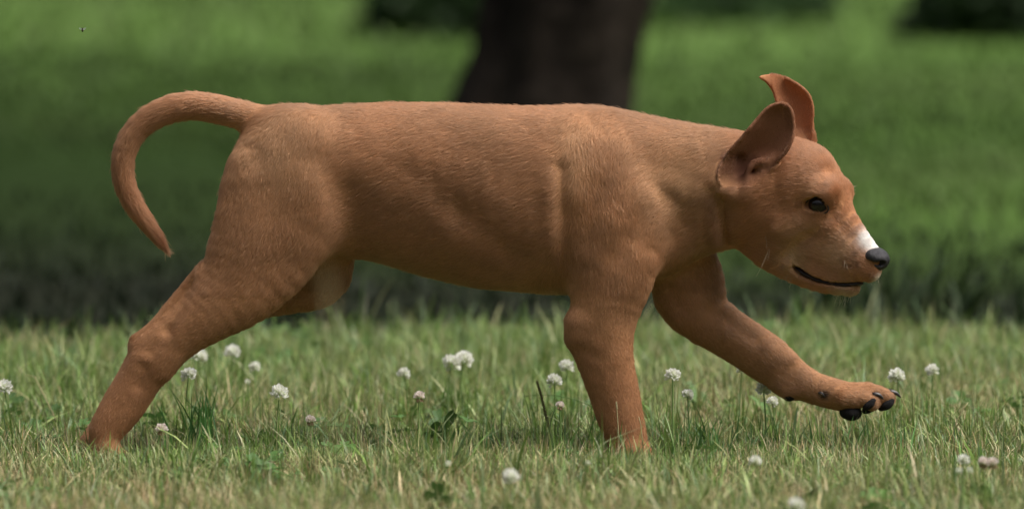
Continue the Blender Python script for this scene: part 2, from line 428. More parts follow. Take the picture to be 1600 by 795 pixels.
# grid is left-handed in world terms: check orientation
# ---- muscle and skin relief: strokes seen from the side
STROKES = [
 ((900, 232), (896, 300), 5, 20), ((930, 290), (918, 372), -5, 15), ((877, 262), (884, 445), -6, 9), ((862, 300), (866, 430), 3, 16),
 ((640, 268), (722, 332), -4.5, 20), ((722, 332), (800, 395), -4, 18), ((655, 300), (720, 372), 3, 20), ((735, 285), (830, 360), 3, 26),
 ((1012, 282), (1072, 330), -4.5, 13), ((1030, 390), (1066, 350), -6, 12), ((1035, 310), (1010, 380), -3, 16), ((975, 235), (1015, 300), 4, 18),
 ((1085, 280), (1108, 350), 3, 24), ((1124, 306), (1134, 376), -7.5, 6), ((1112, 318), (1118, 372), 3, 8), ((1144, 300), (1150, 370), 3, 8),
 ((396, 228), (402, 246), -5, 14), ((500, 250), (534, 315), -4, 20), ((470, 205), (510, 215), 4, 20), ((545, 300), (552, 380), -6, 22), ((570, 250), (640, 240), 2.5, 26),
 ((495, 300), (500, 380), 3, 26), ((400, 330), (385, 400), 3, 24), ((450, 400), (420, 440), -3, 18), ((298, 446), (264, 515), -7, 8), ((264, 515), (238, 548), -6, 9), ((305, 470), (272, 530), 2, 14),
 ((325, 455), (280, 515), 2, 10), ((228, 576), (221, 602), -6, 9), ((222, 560), (214, 572), 1.5, 8), ((212, 560), (190, 620), 2, 9), ((960, 400), (1000, 350), -3, 16), ((955, 350), (930, 430), 4, 20), ((985, 400), (960, 470), 3, 16),
 ((900, 540), (935, 560), -3, 8), ((945, 480), (965, 560), 3, 16), ((930, 580), (940, 640), -2.5, 8), ((1000, 215), (1080, 225), 3, 16), ((990, 255), (1075, 270), -3, 14),
 ((1090, 470), (1130, 520), 3, 14), ((1108, 486), (1180, 530), -5, 9), ((1130, 520), (1200, 566), 3, 12), ((1150, 510), (1230, 560), 2.5, 10), ((1048, 450), (1060, 478), -4, 7), ((1240, 575), (1232, 600), -3, 9),
 ((600, 210), (820, 212), 2.0, 30), ((560, 200), (590, 185), -2.5, 10), ((850, 195), (900, 185), 3, 12), ((908, 172), (925, 190), -2, 8),
]
for i, x in enumerate(np.linspace(660, 850, 7)):       # ribs, faint under the skin
    STROKES.append(((x, 250+i*4), (x+22, 400+i*3), .55, 8))
HSTROKES = [((1212, 355), (1212, 357), 2.6, 5), ((1214, 388), (1216, 390), 2.6, 5), ((1250, 352), (1290, 350), 2.5, 10), ((1296, 338), (1330, 372), -2.5, 8),
 ((1285, 388), (1330, 400), 2.2, 14), ((1225, 330), (1248, 322), -3, 10), ((1268, 302), (1292, 304), 2.0, 6), ((1296, 268), (1318, 300), -2.2, 8), ((1235, 400), (1246, 415), -3, 7), ((1230, 372), (1262, 392), 2, 12), ((1268, 330), (1290, 336), 2.2, 4.5)]
disp = np.zeros(len(V))
scrY = V[:, 1] + V[:, 2]*(.0755+(V[:, 1]-397)/12000)
def stroke(P0, P1, amp, wd):
    a = np.array(P0, float); e = np.array(P1, float)-a
    t = np.clip(((V[:, 0]-a[0])*e[0]+(scrY-a[1])*e[1])/(e@e), 0, 1)
    wd = wd*1.2; return amp*np.exp(-((V[:, 0]-a[0]-e[0]*t)**2+(scrY-a[1]-e[1]*t)**2)/(2*wd*wd/1.6))
for s_ in STROKES: disp += stroke(*s_)*np.clip(np.abs(N[:, 2])*1.3-.15, 0, 1)
for s_ in HSTROKES: disp += stroke(*s_)*np.clip(N[:, 2]*1.3-.1, 0, 1)
disp = disp*np.where(V[:, 0] > 1130, .85, np.interp(V[:, 0], [330, 430], [.55, .68])*np.where(V[:, 0] > 600, np.interp(V[:, 1], [400, 520], [1, .7]), 1))
disp += (vnoise(V, 26, 1)-.5)*.6 + (vnoise(V, 60, 2)-.5)*2.5*bodymask
NO = N if (N*np.array([1, 1, 1])).sum() is not None else N
# outward test using one known point: topmost vertex must have normal pointing to -Y
if N[np.argmin(V[:, 1] + (np.abs(V[:, 0]-700) > 30)*1e4), 1] > 0: Q = Q[:, ::-1]; N = -N
V = V + N*disp[:, None]
V = smooth_mesh(V, Q, 1, .4)
N = vert_normals(V, Q)

# ---- lie of the coat
flow = np.zeros_like(V); wsum = np.zeros(len(V))
def add_flow(a, b, ra, rb, d, wt=1.0):
    e = b-a; t = np.clip(((V-a)@e)/(e@e+1e-6), 0, 1)
    dist = np.linalg.norm(V-a-t[:, None]*e, axis=1)-(ra+(rb-ra)*t)*.8
    w_ = wt*np.exp(-np.clip(dist, -5, 200)/9)
    flow[:] += w_[:, None]*d; wsum[:] += w_
for f_ in FLOW: add_flow(*f_)
for x in range(440, 1150, 50):
    d_ = np.array([-1, .30 if x < 950 else .55, 0]); d_ /= np.linalg.norm(d_)
    add_flow(np.array([x, 300., 0]), np.array([x+50, 300., 0]), 100, 100, d_, .8)
flow[:, 1] += wsum*.12
SC = np.array([1/S, -1/S, -1/S])
def to_world(P):                                           # (X,Y,w) -> (x,y,z)
    return np.stack([(P[:, 0]-800)/S, -P[:, 2]/S, (700-P[:, 1])/S], 1)
def dir_world(P): return np.stack([P[:, 0], -P[:, 2], -P[:, 1]], 1)

# ---- coat colour (markings of the animal, paler patches, shade painted in the ear canal)
def near_h(P, X, Y, lat, r, pw=2):
    c = hpt(X, Y, lat); return np.exp(-(np.linalg.norm(P-c, axis=1)/r)**pw)
def coat(P, Nn):
    n1 = vnoise(P, 75, 3)[:, None]; n2 = vnoise(P*np.array([.5, 1, 1]), 13, 4)[:, None]
    base = np.array([.42, .208, .101])
    c = base*(1 + .32*(n1-.5) + .18*(n2-.5))
    x, y = P[:, 0:1], P[:, 1:2]
    pale = np.array([.56, .34, .175]); red = np.array([.38, .145, .062])
    def mixc(c, k, t): return c*(1-t)+k*t
    c = mixc(c, pale, .45*np.exp(-(((x-1075)/60)**2+((y-275)/60)**2)))
    c = mixc(c, pale, .35*np.exp(-(((x-900)/28)**2+((y-245)/50)**2)))
    c = mixc(c, pale, .35*np.exp(-(((x-430)/70)**2+((y-235)/60)**2)))  # paler over neck, shoulder and rump
    c = mixc(c, red, .22*np.clip((y-500)/90, 0, 1)*(x < 1100))
    c = mixc(c, red, .35*np.exp(-(((x-205)/60)**2+((y-320)/90)**2)))
    c = mixc(c, red*.75, .8*np.exp(-(((x-248)/16)**2+((y-366)/22)**2)))
    c = mixc(c, np.array([.46, .36, .16]), .35*np.clip(-Nn[:, 1:2]*-1-.35, 0, 1)*np.clip((x-575)/20, 0, 1)*(P[:, 2:3] > -60)*(x < 1300)*(y > 370)*(y < 480))
    hd = np.clip((x-1130)/40, 0, 1)*(y < 480)
    c = mixc(c, np.array([.46, .205, .095]), .7*hd)
    c = mixc(c, np.array([.56, .33, .17]), .6*near_h(P, 1262, 366, 32, 34)[:, None])
    c = mixc(c, np.array([.60, .40, .23]), .75*near_h(P, 1252, 408, 28, 24)[:, None])
    c = mixc(c, np.array([.60, .37, .20]), .7*near_h(P, 1281, 297, 42, 12)[:, None])
    c = mixc(c, np.array([.56, .36, .21]), .65*near_h(P, 1318, 396, 22, 30)[:, None])
    c = mixc(c, np.array([.27, .13, .07]), .6*near_h(P, 1296, 330, 38, 11)[:, None])
    for (X_, Y_) in ((1318, 408), (1326, 404), (1334, 409), (1322, 415), (1330, 417), (1340, 415), (1336, 398), (1345, 386), (1350, 381)):
        c = mixc(c, np.array([.20, .09, .05]), .8*near_h(P, X_+8, Y_, 24, 4.5)[:, None])
    for lat in (0, 8, -8):
        c = mixc(c, np.array([.74, .70, .67]), np.clip(1.5*near_h(P, 1361-abs(lat)*.3, 376, lat, 15.5, 2.2)[:, None], 0, 1))
    c = mixc(c, np.array([.74, .68, .62]), np.clip(.8*near_h(P, 1350, 386, 5, 11, 3)[:, None], 0, 1))
    c = mixc(c, np.array([.70, .62, .50]), np.clip(.9*near_h(P, 1368, 431, 0, 9, 3)[:, None], 0, 1))
    c = mixc(c, np.array([.60, .50, .34]), np.clip(.8*near_h(P, 1322, 460, 0, 20)[:, None], 0, 1))
    c = mixc(c, np.array([.035, .03, .03]), np.clip(1.1*near_h(P, 1362, 424, 8, 8, 4)[:, None], 0, 1))
    ex = np.exp(-(((x-1158)/17)**2+((y-262)/26)**2))*(P[:, 2:3] > 20)*(Nn[:, 2:3] > -.2)
    c = mixc(c, np.array([.07, .03, .03]), .85*ex)  # ear canal darkened, recess shade put into the colour
    sy = P[:, 1] + P[:, 2]*(.0755+(P[:, 1]-397)/12000)
    ei = (inside(P[:, 0], sy, cr2(NEAR_EAR))*np.clip((P[:, 2]-36)/8, 0, 1)*np.clip(Nn[:, 2]*3, 0, 1)*np.clip((292-P[:, 1])/30, 0, 1))[:, None]
    c = mixc(c, np.array([.20, .085, .052]), .75*ei)
    fe = ((x > 1180)*(y < 212)*(P[:, 2:3] < -30)).astype(float)
    c = mixc(c, np.array([.36, .14, .07]), .6*fe)
    # dark skin around pads
    for (X_, Y_, r_) in ((1287, 616, 8), ):
        t = np.exp(-(((x-X_)/r_)**2+((y-Y_-4)/r_)**2)**2)*(P[:, 2:3] < 0)*(Nn[:, 2:3] > 0)
        c = mixc(c, np.array([.035, .025, .022]), .9*t)
    return np.clip(c, .01, .95)
VC = coat(V, N)
dog = empty('puppy', (0, 0, 0))
tag(dog, 'fox red puppy bounding across the lawn with ears flying and tail curled', 'puppy')
QW = Q[:, ::1]
Vw = to_world(V)
body_me = np_mesh('body', Vw, [QW], M_SKIN, True, VC*.8)
# orientation check in world space
nw = vert_normals(Vw, QW); it = np.argmax(Vw[:, 2]*(np.abs(Vw[:, 0]) < .3))
if nw[it, 2] < 0:
    body_me.flip_normals()
body = link('body', body_me, dog)

# ---- fur strands
def make_fur(name, count, lenf, parent, seed=1):
    r = np.random.default_rng(seed)
    A = V[Q]; ar = .5*np.linalg.norm(np.cross(A[:, 2]-A[:, 0], A[:, 3]-A[:, 1]), axis=1)
    cen = A.mean(1)
    wt = ar*np.where(cen[:, 0] > 1110, np.where(cen[:, 1] < 480, 2.2, 1.2), 1.0)
    qi = r.choice(len(Q), count, p=wt/wt.sum())
    u = r.random((count, 1)); v = r.random((count, 1))
    q = Q[qi]
    bw = [(1-u)*(1-v), u*(1-v), u*v, (1-u)*v]
    P = sum(bw[i]*V[q[:, i]] for i in range(4)); Nn = sum(bw[i]*N[q[:, i]] for i in range(4)); Nn /= np.linalg.norm(Nn, axis=1, keepdims=True)+1e-9
    Fl = sum(bw[i]*flow[q[:, i]]/(wsum[q[:, i]][:, None]+1e-9) for i in range(4))
    L_, lift, keep = lenf(P, Nn)
    keep &= r.random(count) < .999
    P, Nn, Fl, L_, lift = P[keep], Nn[keep], Fl[keep], L_[keep], lift[keep]; n = len(P)
    Fl /= np.linalg.norm(Fl, axis=1, keepdims=True)+1e-6
    j1 = np.stack([vnoise(P, 30, 11+a)-.5 for a in range(3)], 1)*.45 + np.stack([vnoise(P, 7, 21+a)-.5 for a in range(3)], 1)*.16 + r.normal(0, .11, (n, 3))
    T = Fl + j1; T -= (T*Nn).sum(1, keepdims=True)*Nn; T /= np.linalg.norm(T, axis=1, keepdims=True)+1e-6
    L_ = L_*(.65+.7*r.random(n))
    lift = lift*(.6+.8*r.random(n)); fz = r.random(n) < .03; lift = np.where(fz, lift*2.6, lift)
    ts = np.array([0, .45, 1.0])
    pts = np.empty((n, 3, 3))
    for i, t in enumerate(ts):
        pts[:, i] = P - Nn*.4 + T*(L_*t)[:, None] + Nn*(L_*(lift*t*(1.25-.55*t)))[:, None]
    c = coat(P, Nn)*(1 + .36*(r.random((n, 1))-.5) + .12*(vnoise(P, 9, 41)[:, None]-.5))
    c = np.clip(c, .01, .95)
    return pts, c
def make_curves(name, pts, c, rad, mat_, parent):
    n, m, _ = pts.shape
    h = bpy.data.hair_curves.new(name); h.add_curves([m]*n)
    wp = to_world(pts.reshape(-1, 3)).astype(np.float32)
    h.attributes['position'].data.foreach_set('vector', wp.ravel())
    ra = h.attributes.get('radius') or h.attributes.new('radius', 'FLOAT', 'POINT')
    ra.data.foreach_set('value', np.tile(rad, n).astype(np.float32) if np.ndim(rad) == 1 else rad.astype(np.float32).ravel())
    a = h.attributes.new('tint', 'FLOAT_COLOR', 'CURVE')
    cc = np.ones((n, 4), np.float32); cc[:, :3] = c; a.data.foreach_set('color', cc.ravel())
    h.materials.append(mat_)
    o = bpy.data.objects.new(name, h); COL.objects.link(o); o.parent = parent
    return o
EYE_C = [hpt(EYE_X+1, EYE_Y+1, 44), hpt(EYE_X+1, EYE_Y+1, -44)]
NOSE_C = hpt(1365, 402, 0)
mouthP = np.array([hpt(x, y, sg*22*(1-.3*(x-1254)/98)) for x, y in MOUTH for sg in (1, 0, -1)])
mouthP = np.vstack([mouthP] + [mouthP[i:i+1]*.5+mouthP[i+3:i+4]*.5 for i in range(len(mouthP)-3)])
PADS = []
def lenf(P, Nn):
    x, y, w_ = P.T
    L_ = np.full(len(P), 11.0)
    L_ = np.where((y > 450) & (x < 1420), 6.5, L_)
    head = np.clip((x-1110)/40, 0, 1)*(y < 480)
    L_ = L_*(1-head)+head*np.interp(x, [1150, 1260, 1330, 1380], [10.5, 8.5, 6.5, 5])
    ear_ = (inside(x, y + w_*(.0755+(y-397)/12000), cr2(NEAR_EAR)) & (w_ > 44) & (y < 285)) | ((x > 1180) & (y < 215) & (w_ < -35))
    L_ = np.where(ear_, 3.4, L_); L_ = np.where((y < 136) & (x < 1205), 1.2, L_)
    L_ = np.where(x < 300, np.where(y < 400, 13.0, L_), L_)
    L_ = np.where((x > 225) & (x < 275) & (y > 345) & (y < 400), 17, L_)
    lift = np.where(head > .5, .16, .15)
    keep = np.ones(len(P), bool)
    for e in EYE_C: keep &= np.linalg.norm((P-e)*[1, 1.35, 1], axis=1) > 20
    keep &= np.linalg.norm(P-NOSE_C, axis=1) > 21.5
    dm = np.full(len(P), 1e3)
    for m_ in mouthP: dm = np.minimum(dm, np.linalg.norm(P-m_, axis=1))
    keep &= dm > 6.0
    keep &= ~((np.hypot(x-1163, y-262) < 16) & (w_ > 20) & (w_ < 70))
    return L_, lift, keep
fp, fc = make_fur('fur', 820000, lenf, dog)
tag(make_curves('fur', fp, fc, np.array([.30, .24, .05])/S, M_FUR, dog), kind='stuff')

# ---- small generic SDF-ish parts built as deformed spheres and tubes
def uv_sphere(n=24, m=16):
    V_, F_ = [], []
    for i in range(m+1):
        th = math.pi*i/m
        for j in range(n):
            ph = 2*math.pi*j/n; V_.append((math.sin(th)*math.cos(ph), math.sin(th)*math.sin(ph), math.cos(th)))
    for i in range(m):
        for j in range(n):
            F_.append((i*n+j, (i+1)*n+j, (i+1)*n+(j+1) % n, i*n+(j+1) % n))
    return np.array(V_), np.array(F_)
def tube_np(path, rad, n=10):
    path = np.array(path, float); rad = np.broadcast_to(rad, (len(path),))
    Vt = []; up = np.array([.3, .2, 1.]); up /= np.linalg.norm(up)
    for i, p in enumerate(path):
        t = path[min(i+1, len(path)-1)]-path[max(i-1, 0)]; t /= np.linalg.norm(t)+1e-9
        a = np.cross(t, up); 
        if np.linalg.norm(a) < 1e-3: a = np.cross(t, [1, 0, 0])
        a /= np.linalg.norm(a); b = np.cross(t, a)
        for j in range(n):
            ph = 2*math.pi*j/n; Vt.append(p+rad[i]*(math.cos(ph)*a+math.sin(ph)*b))
    F_ = [(i*n+j, i*n+(j+1) % n, (i+1)*n+(j+1) % n, (i+1)*n+j) for i in range(len(path)-1) for j in range(n)]
    k = len(Vt); Vt.append(path[0]); Vt.append(path[-1])
    T_ = [(k, (j+1) % n, j) for j in range(n)]+[(k+1, (len(path)-1)*n+j, (len(path)-1)*n+(j+1) % n) for j in range(n)]
    return np.array(Vt), np.array(F_), np.array(T_)
def ellip(c, ax, rx, ry, rz, n=28, m=18):
    V_, F_ = uv_sphere(n, m); return V_*[rx, ry, rz]@np.array(ax) + c, F_
def add_px(name, Vp, F_, m_, parent, col=None):
    me = np_mesh(name, to_world(Vp), F_, m_, True, col); me.validate(); 
    return link(name, me, parent)
fwd = np.array([CY, 0, SY]); latv = np.array([-SY, 0, CY]); dn = np.array([0, 1., 0])
# nose: its own small distance field, nostrils cut in
def nose_mesh():
    v = .9; n = np.array([62, 62, 72]); l0 = np.array([-28., -28., -32.])
    g = np.meshgrid(*[l0[i]+v*np.arange(n[i]) for i in range(3)], indexing='ij'); x, y, z = g   # x fwd, y down, z lateral
    def el(c, r): 
        q = np.sqrt(((x-c[0])/r[0])**2+((y-c[1])/r[1])**2+((z-c[2])/r[2])**2); return (q-1)*min(r)
    d = el((2, -5, 0), (17, 14, 23.5)); d = smin(d, el((1, 8, 0), (14, 14, 13)), 8); d = smin(d, el((8, 0, 0), (12, 12, 14)), 6)
    for sg in (1, -1):
        d = smax(d, -el((13, 0, 11.5*sg), (7.5, 4.6, 5)), 3); d = smax(d, -el((4, 3, 21*sg), (10, 2.6, 6)), 2.5)
    d = smax(d, -el((20, 8, 0), (5, 14, 1.4)), 1.5)
    Vn, Qn = surface_nets(d.astype(np.float32), l0, v)
    Vn = smooth_mesh(Vn, Qn, 2)
    tl = .38; c_, s_ = math.cos(tl), math.sin(tl)
    X_ = 1.22*Vn[:, 0]*c_ - Vn[:, 1]*s_; Y_ = Vn[:, 0]*s_ + Vn[:, 1]*c_
    return X_[:, None]*fwd + Y_[:, None]*dn + Vn[:, 2:3]*latv, Qn
nV, nQ = nose_mesh(); add_px('nose', nV*1.04+hpt(1361, 404, 0), [nQ], M_NOSE, dog)
# eyes
for sg in (1, -1):
    c = hpt(EYE_X+2, EYE_Y+1, sg*34)
    V_, F_ = ellip(c, [fwd, dn, latv], 16.3, 15.8, 15.5)
    add_px('eye', V_, [F_], M_EYE, dog)
    rim = []; tv = [(-19, 1), (-13, -5.5), (-5, -11), (4, -13.5), (11, -11), (14.5, -3), (16.5, 6.5), (12, 11), (3, 12), (-6, 10), (-13, 6)]
    tv = cr2(tv, 3)
    for a, b in tv*1.08:
        rr = math.hypot(a, b*1.1)
        lt = 32.6+math.sqrt(max(17.3**2-min(rr, 17)**2, 0))*.55+6.2
        rim.append(hpt(EYE_X+1+a, EYE_Y+2+b, sg*lt) )
    rim.append(rim[0])
    a, b, t = tube_np(rim, 1.15, 8); add_px('eyelid', a, [b, t], M_LID, dog)
# mouth lining
lip = [hpt(x, y, 0) for x, y in MOUTH]
Vm = []; Fm = []
for i, (x, y) in enumerate(MOUTH):
    hw = 27*(1-.42*(x-1254)/98)-2.5
    if i == len(MOUTH)-1: x -= 11
    for a in range(12):
        an = 2*math.pi*a/12; Vm.append(hpt(x, y+[3, 6.5, 4.4, 2.6, 4.4, 3.8][i]*math.sin(an), hw*math.cos(an)))
for i in range(len(MOUTH)-1):
    for a in range(12): Fm.append((i*12+a, i*12+(a+1) % 12, (i+1)*12+(a+1) % 12, (i+1)*12+a))
Vm += [hpt(*MOUTH[0], 0), hpt(MOUTH[-1][0]-4, MOUTH[-1][1], 0)]; k = len(Vm)-2
Tm = [(k, (a+1) % 12, a) for a in range(12)]+[(k+1, 60+a, 60+(a+1) % 12) for a in range(12)]
add_px('mouth', np.array(Vm), [np.array(Fm), np.array(Tm)], M_MOUTH, dog)
# pads and claws of the lifted forepaw
def fx(X, Y, w_): return np.array([X, Y - w_*(.0755+(Y-397)/12000), w_], float)
def pad(X, Y, w_, rx, ry, rw, ang):
    c, s = math.cos(ang), math.sin(ang)
    V_, F_ = ellip(fx(X, Y, w_), [[c, s, 0], [-s, c, 0], [0, 0, 1]], rx, ry, rw)
    add_px('paw_pad', V_ + (vnoise(V_, 5, 5)[:, None]-.5)*1.2, [F_], M_PAD, dog)
pad(1235, 620, -47, 9.5, 7.5, 9, .3)
pad(1332, 645, -46, 18, 13, 18, .1)
pad(1361, 632, -32, 13, 7, 8, -.75)
pad(1390, 632, -43, 13, 7.5, 9, -.7)
pad(1387, 634, -63, 13, 7, 8, -.5)
pad(1362, 639, -74, 12, 7, 8, -.5)
def claw(p0, p1, p2, r):
    p = [fx(*p0), fx(*p1), fx(*p2)]
    pts = [(1-t)**2*p[0]+2*t*(1-t)*p[1]+t*t*p[2] for t in np.linspace(0, 1, 7)]
    a, b, t = tube_np(pts, .85*r*np.array([1, 1, .92, .8, .62, .4, .12]), 10); add_px('claw', a, [b, t], M_CLAW, dog)
claw((1392, 613, -48), (1404, 612, -48), (1411, 622, -48), 5)
claw((1390, 612, -63), (1401, 610, -63), (1409, 619, -63), 4.6)
claw((1366, 617, -36), (1378, 615, -35), (1383, 625, -35), 4.8)
claw((1280, 613, -38), (1287, 614, -34), (1291, 621, -33), 4.6)
claw((1364, 619, -76), (1374, 618, -76), (1380, 627, -76), 4.2)
for x, w_ in ((1016, 66), (1021, 56), (1021, 44), (1015, 34)): claw((x, 717, w_), (x+8, 717, w_), (x+11, 725, w_), 4.5)
for x, w_ in ((194, 58), (200, 46), (194, 34)): claw((x, 712, w_), (x+8, 712, w_), (x+11, 720, w_), 4.2)
# whiskers
wr = np.random.default_rng(5); wp_, wc_ = [], []
def wh(X, Y, lat, dx, dy, dw, n, L_):
    for _ in range(n):
        p = hpt(X+wr.normal(0, 6), Y+wr.normal(0, 4), lat); d = np.array([dx, dy, dw])+wr.normal(0, .3, 3); d /= np.linalg.norm(d)
        L2 = L_*wr.uniform(.5, 1.1); g = np.array([-.25, .3, 0])
        wp_.append([p+d*L2*t+g*L2*t*t*.6 for t in (0, .3, .65, 1)]); wc_.append((.26, .18, .11))
wh(1330, 408, 24, .2, .6, .8, 2, 26); wh(1330, 408, -24, .3, .6, -.8, 8, 34); wh(1316, 458, 4, .1, 1, .1, 12, 20); wh(1362, 428, 4, .6, .8, .1, 9, 14)
wh(1214, 389, 40, -.2, .9, .4, 4, 34); wh(1212, 356, 44, -.3, .6, .6, 3, 26); wh(1290, 290, 44, .3, -.6, .6, 4, 16); wh(1308, 292, -44, .9, -.2, -.3, 7, 11); wh(1240, 425, 20, -.2, 1, .1, 8, 20)
wo = make_curves('whiskers', np.array(wp_), np.array(wc_), np.array([.22, .20, .15, .05])/S, M_WHISK, dog); tag(wo, kind='stuff')

# ================================================================== ground
def ground_z(x, y):
    """height of the terrain: flat lawn, a shallow hollow behind it, then gently rolling meadow"""
    a = 1.50 + .08*np.sin(x*1.7) + .05*np.sin(x*5.1+1)
    b = np.interp(x, [-3, -.6, .6, 3], [5.6, 5.3, 3.7, 3.5])
    t = np.clip((y-a)/(b-a), 0, 1)
    return -.012 - .06*np.sin(math.pi*t)**1.0*(y > a)*(y < b)
def shade_mask(x, y):  # extent of the painted shade band behind the lawn
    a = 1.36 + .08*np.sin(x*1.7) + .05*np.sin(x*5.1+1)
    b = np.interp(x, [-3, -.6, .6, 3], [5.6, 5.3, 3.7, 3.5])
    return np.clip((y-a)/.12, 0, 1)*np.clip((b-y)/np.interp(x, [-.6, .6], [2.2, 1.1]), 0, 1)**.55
def grid_mesh(name, xs, ys, m_, colf):
    X_, Y_ = np.meshgrid(xs, ys, indexing='ij'); x = X_.ravel(); y = Y_.ravel()
    z = ground_z(x, y) + (vn2(x, y, .35, 2)-.5)*.012
    V_ = np.stack([x, y, z], 1); nx, ny = len(xs), len(ys)
    i = np.arange(nx*ny).reshape(nx, ny)
    Q_ = np.stack([i[:-1, :-1].ravel(), i[1:, :-1].ravel(), i[1:, 1:].ravel(), i[:-1, 1:].ravel()], 1)
    return np_mesh(name, V_, [Q_], m_, True, colf(x, y))
def ncoord(a, b, c, n_in, far):
    return np.concatenate([-np.geomspace(far, abs(a)+.2, 14) if a < 0 else [], np.linspace(a, b, n_in), np.geomspace(b+.2, far, 14)])
M_GROUND = mat('lawn_soil', attr='tint', rough=.95, spec=.1, bump=.8, bscale=60)
def gcol(x, y):
    s = shade_mask(x, y)[:, None]
    near = np.clip((1.6-y)/.3, 0, 1)[:, None]
    n_ = vn2(x, y, .5, 5)[:, None]; n2 = vn2(x, y, 1.6, 6)[:, None]; n3 = vn2(x, y, .2, 7)[:, None]
    soil = np.array([.09, .08, .035])*(.7+.6*n3)
    far = np.array([.062, .122, .020])*(.45+.6*n_+.6*n2)
    far = far*(1-.35*n2) + np.array([.10, .14, .05])*.35*n2
    c = soil*near + far*(1-near)
    dark = np.array([.009, .011, .005])*(.7+.6*n3)  # shade band painted into the ground colour
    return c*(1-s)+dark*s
xs = np.concatenate([-np.geomspace(300, 5.2, 16), np.linspace(-5, 5, 160), np.geomspace(5.2, 300, 16)])
ys = np.concatenate([-np.geomspace(300, 2.7, 14), np.linspace(-2.5, 6, 160), np.linspace(6.1, 20, 80), np.geomspace(20.5, 400, 16)])
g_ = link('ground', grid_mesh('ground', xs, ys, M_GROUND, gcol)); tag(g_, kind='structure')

FPX = 12036.0
cF = np.array([0, math.cos(PITCH), -math.sin(PITCH)]); cU = np.array([0, math.sin(PITCH), math.cos(PITCH)])
def ray(X, Y):
    return np.array([(X-800)/FPX, 0, 0]) + cF - cU*((Y-397.5)/FPX)
CO = np.array([0, -CAM_D, CAM_H])
def at_z(X, Y, z):
    d = ray(X, Y); return CO + d*((z-CAM_H)/d[2])
def at_y(X, Y, y):
    d = ray(X, Y); return CO + d*((y+CAM_D)/d[1])
FL = [ # X, Y, depth y or None, height, size, state, label
 (6, 607, None, .050, 1.15, 0, 'white clover flower cut by the left picture edge'),
 (295, 586, .12, None, 1.05, 0, 'crisp white clover flower just right of the hind leg above the dark tuft'),
 (311, 557, None, .052, 1.1, 0, 'blurred white clover flower tucked against the hind leg'),
 (363, 551, None, .055, 1.1, 0, 'soft white clover flower farther back under the flank'),
 (398, 574, None, .045, .8, 0, 'faint small clover flower below the soft one under the flank'),
 (387, 596, None, .04, .6, 2, 'tiny clover bud left of the large flower under the flank'),
 (437, 615, -.11, None, 1.15, 0, 'largest round white clover flower under the belly near the hind leg'),
 (252, 671, None, .032, .9, 1, 'pinkish fading clover flower low in the grass by the hind paw'),
 (485, 657, None, .032, .8, 1, 'dull pink clover flower hidden low in grass below the belly'),
 (631, 585, None, .046, .9, 0, 'faint blurred clover flower left of the wide white one'),
 (706, 568, None, .055, 1.25, 0, 'left flower of the wide white clover pair under the belly'),
 (725, 562, None, .058, 1.2, 0, 'right flower of the wide white clover pair under the belly'),
 (655, 620, -.11, None, .85, 1, 'pinkish white clover flower with browned lower florets under the belly'),
 (885, 573, None, .058, 1.0, 0, 'upper white clover flower just left of the near foreleg'),
 (866, 596, None, .055, 1.0, 0, 'lower white clover flower left of the near foreleg'),
 (875, 634, -.10, None, .65, 1, 'small half withered clover flower beside the green seed spike'),
 (1051, 587, -.12, None, 1.0, 0, 'sharp white clover flower on a tall stem between the forelegs'),
 (1074, 617, None, .048, .8, 0, 'blurred pale clover flower right of the tall sharp one'),
 (1159, 578, None, .06, .7, 0, 'small white clover flower peeking beneath the stretched foreleg'),
 (1193, 609, None, .056, 1.05, 0, 'bright clover flower under the wrist of the stretched foreleg'),
 (1207, 628, .1, None, .75, 0, 'smaller bright clover flower just below the wrist of the foreleg'),
 (1401, 588, None, .055, 1.15, 0, 'blurred white clover flower above the stretched paw'),
 (1457, 579, None, .055, .9, 0, 'blurred white clover flower farthest right behind the paw'),
 (1180, 721, None, .034, .75, 0, 'small white clover flower in the grass below the stretched foreleg'),
 (798, 746, None, .034, 1.0, 0, 'white clover flower in the front grass at the middle'),
 (700, 724, None, .034, .6, 2, 'small greenish clover bud in the front grass left of the middle flower'),
 (918, 723, None, .034, .5, 2, 'tiny clover bud in front of the near forepaw'),
 (1505, 719, None, .034, .75, 0, 'white clover flower at lower right standing above two buds'),
 (1499, 735, None, .034, .6, 2, 'left clover bud below the lower right flower'),
 (1515, 734, None, .034, .6, 2, 'right clover bud below the lower right flower'),
 (1537, 723, None, .034, .85, 1, 'left flower of the pinkish clover pair at lower right'),
 (1551, 724, None, .034, .85, 1, 'right flower of the pinkish clover pair at lower right'),
 (1244, 789, None, .034, .9, 0, 'white clover flower cut by the bottom picture edge'),
]

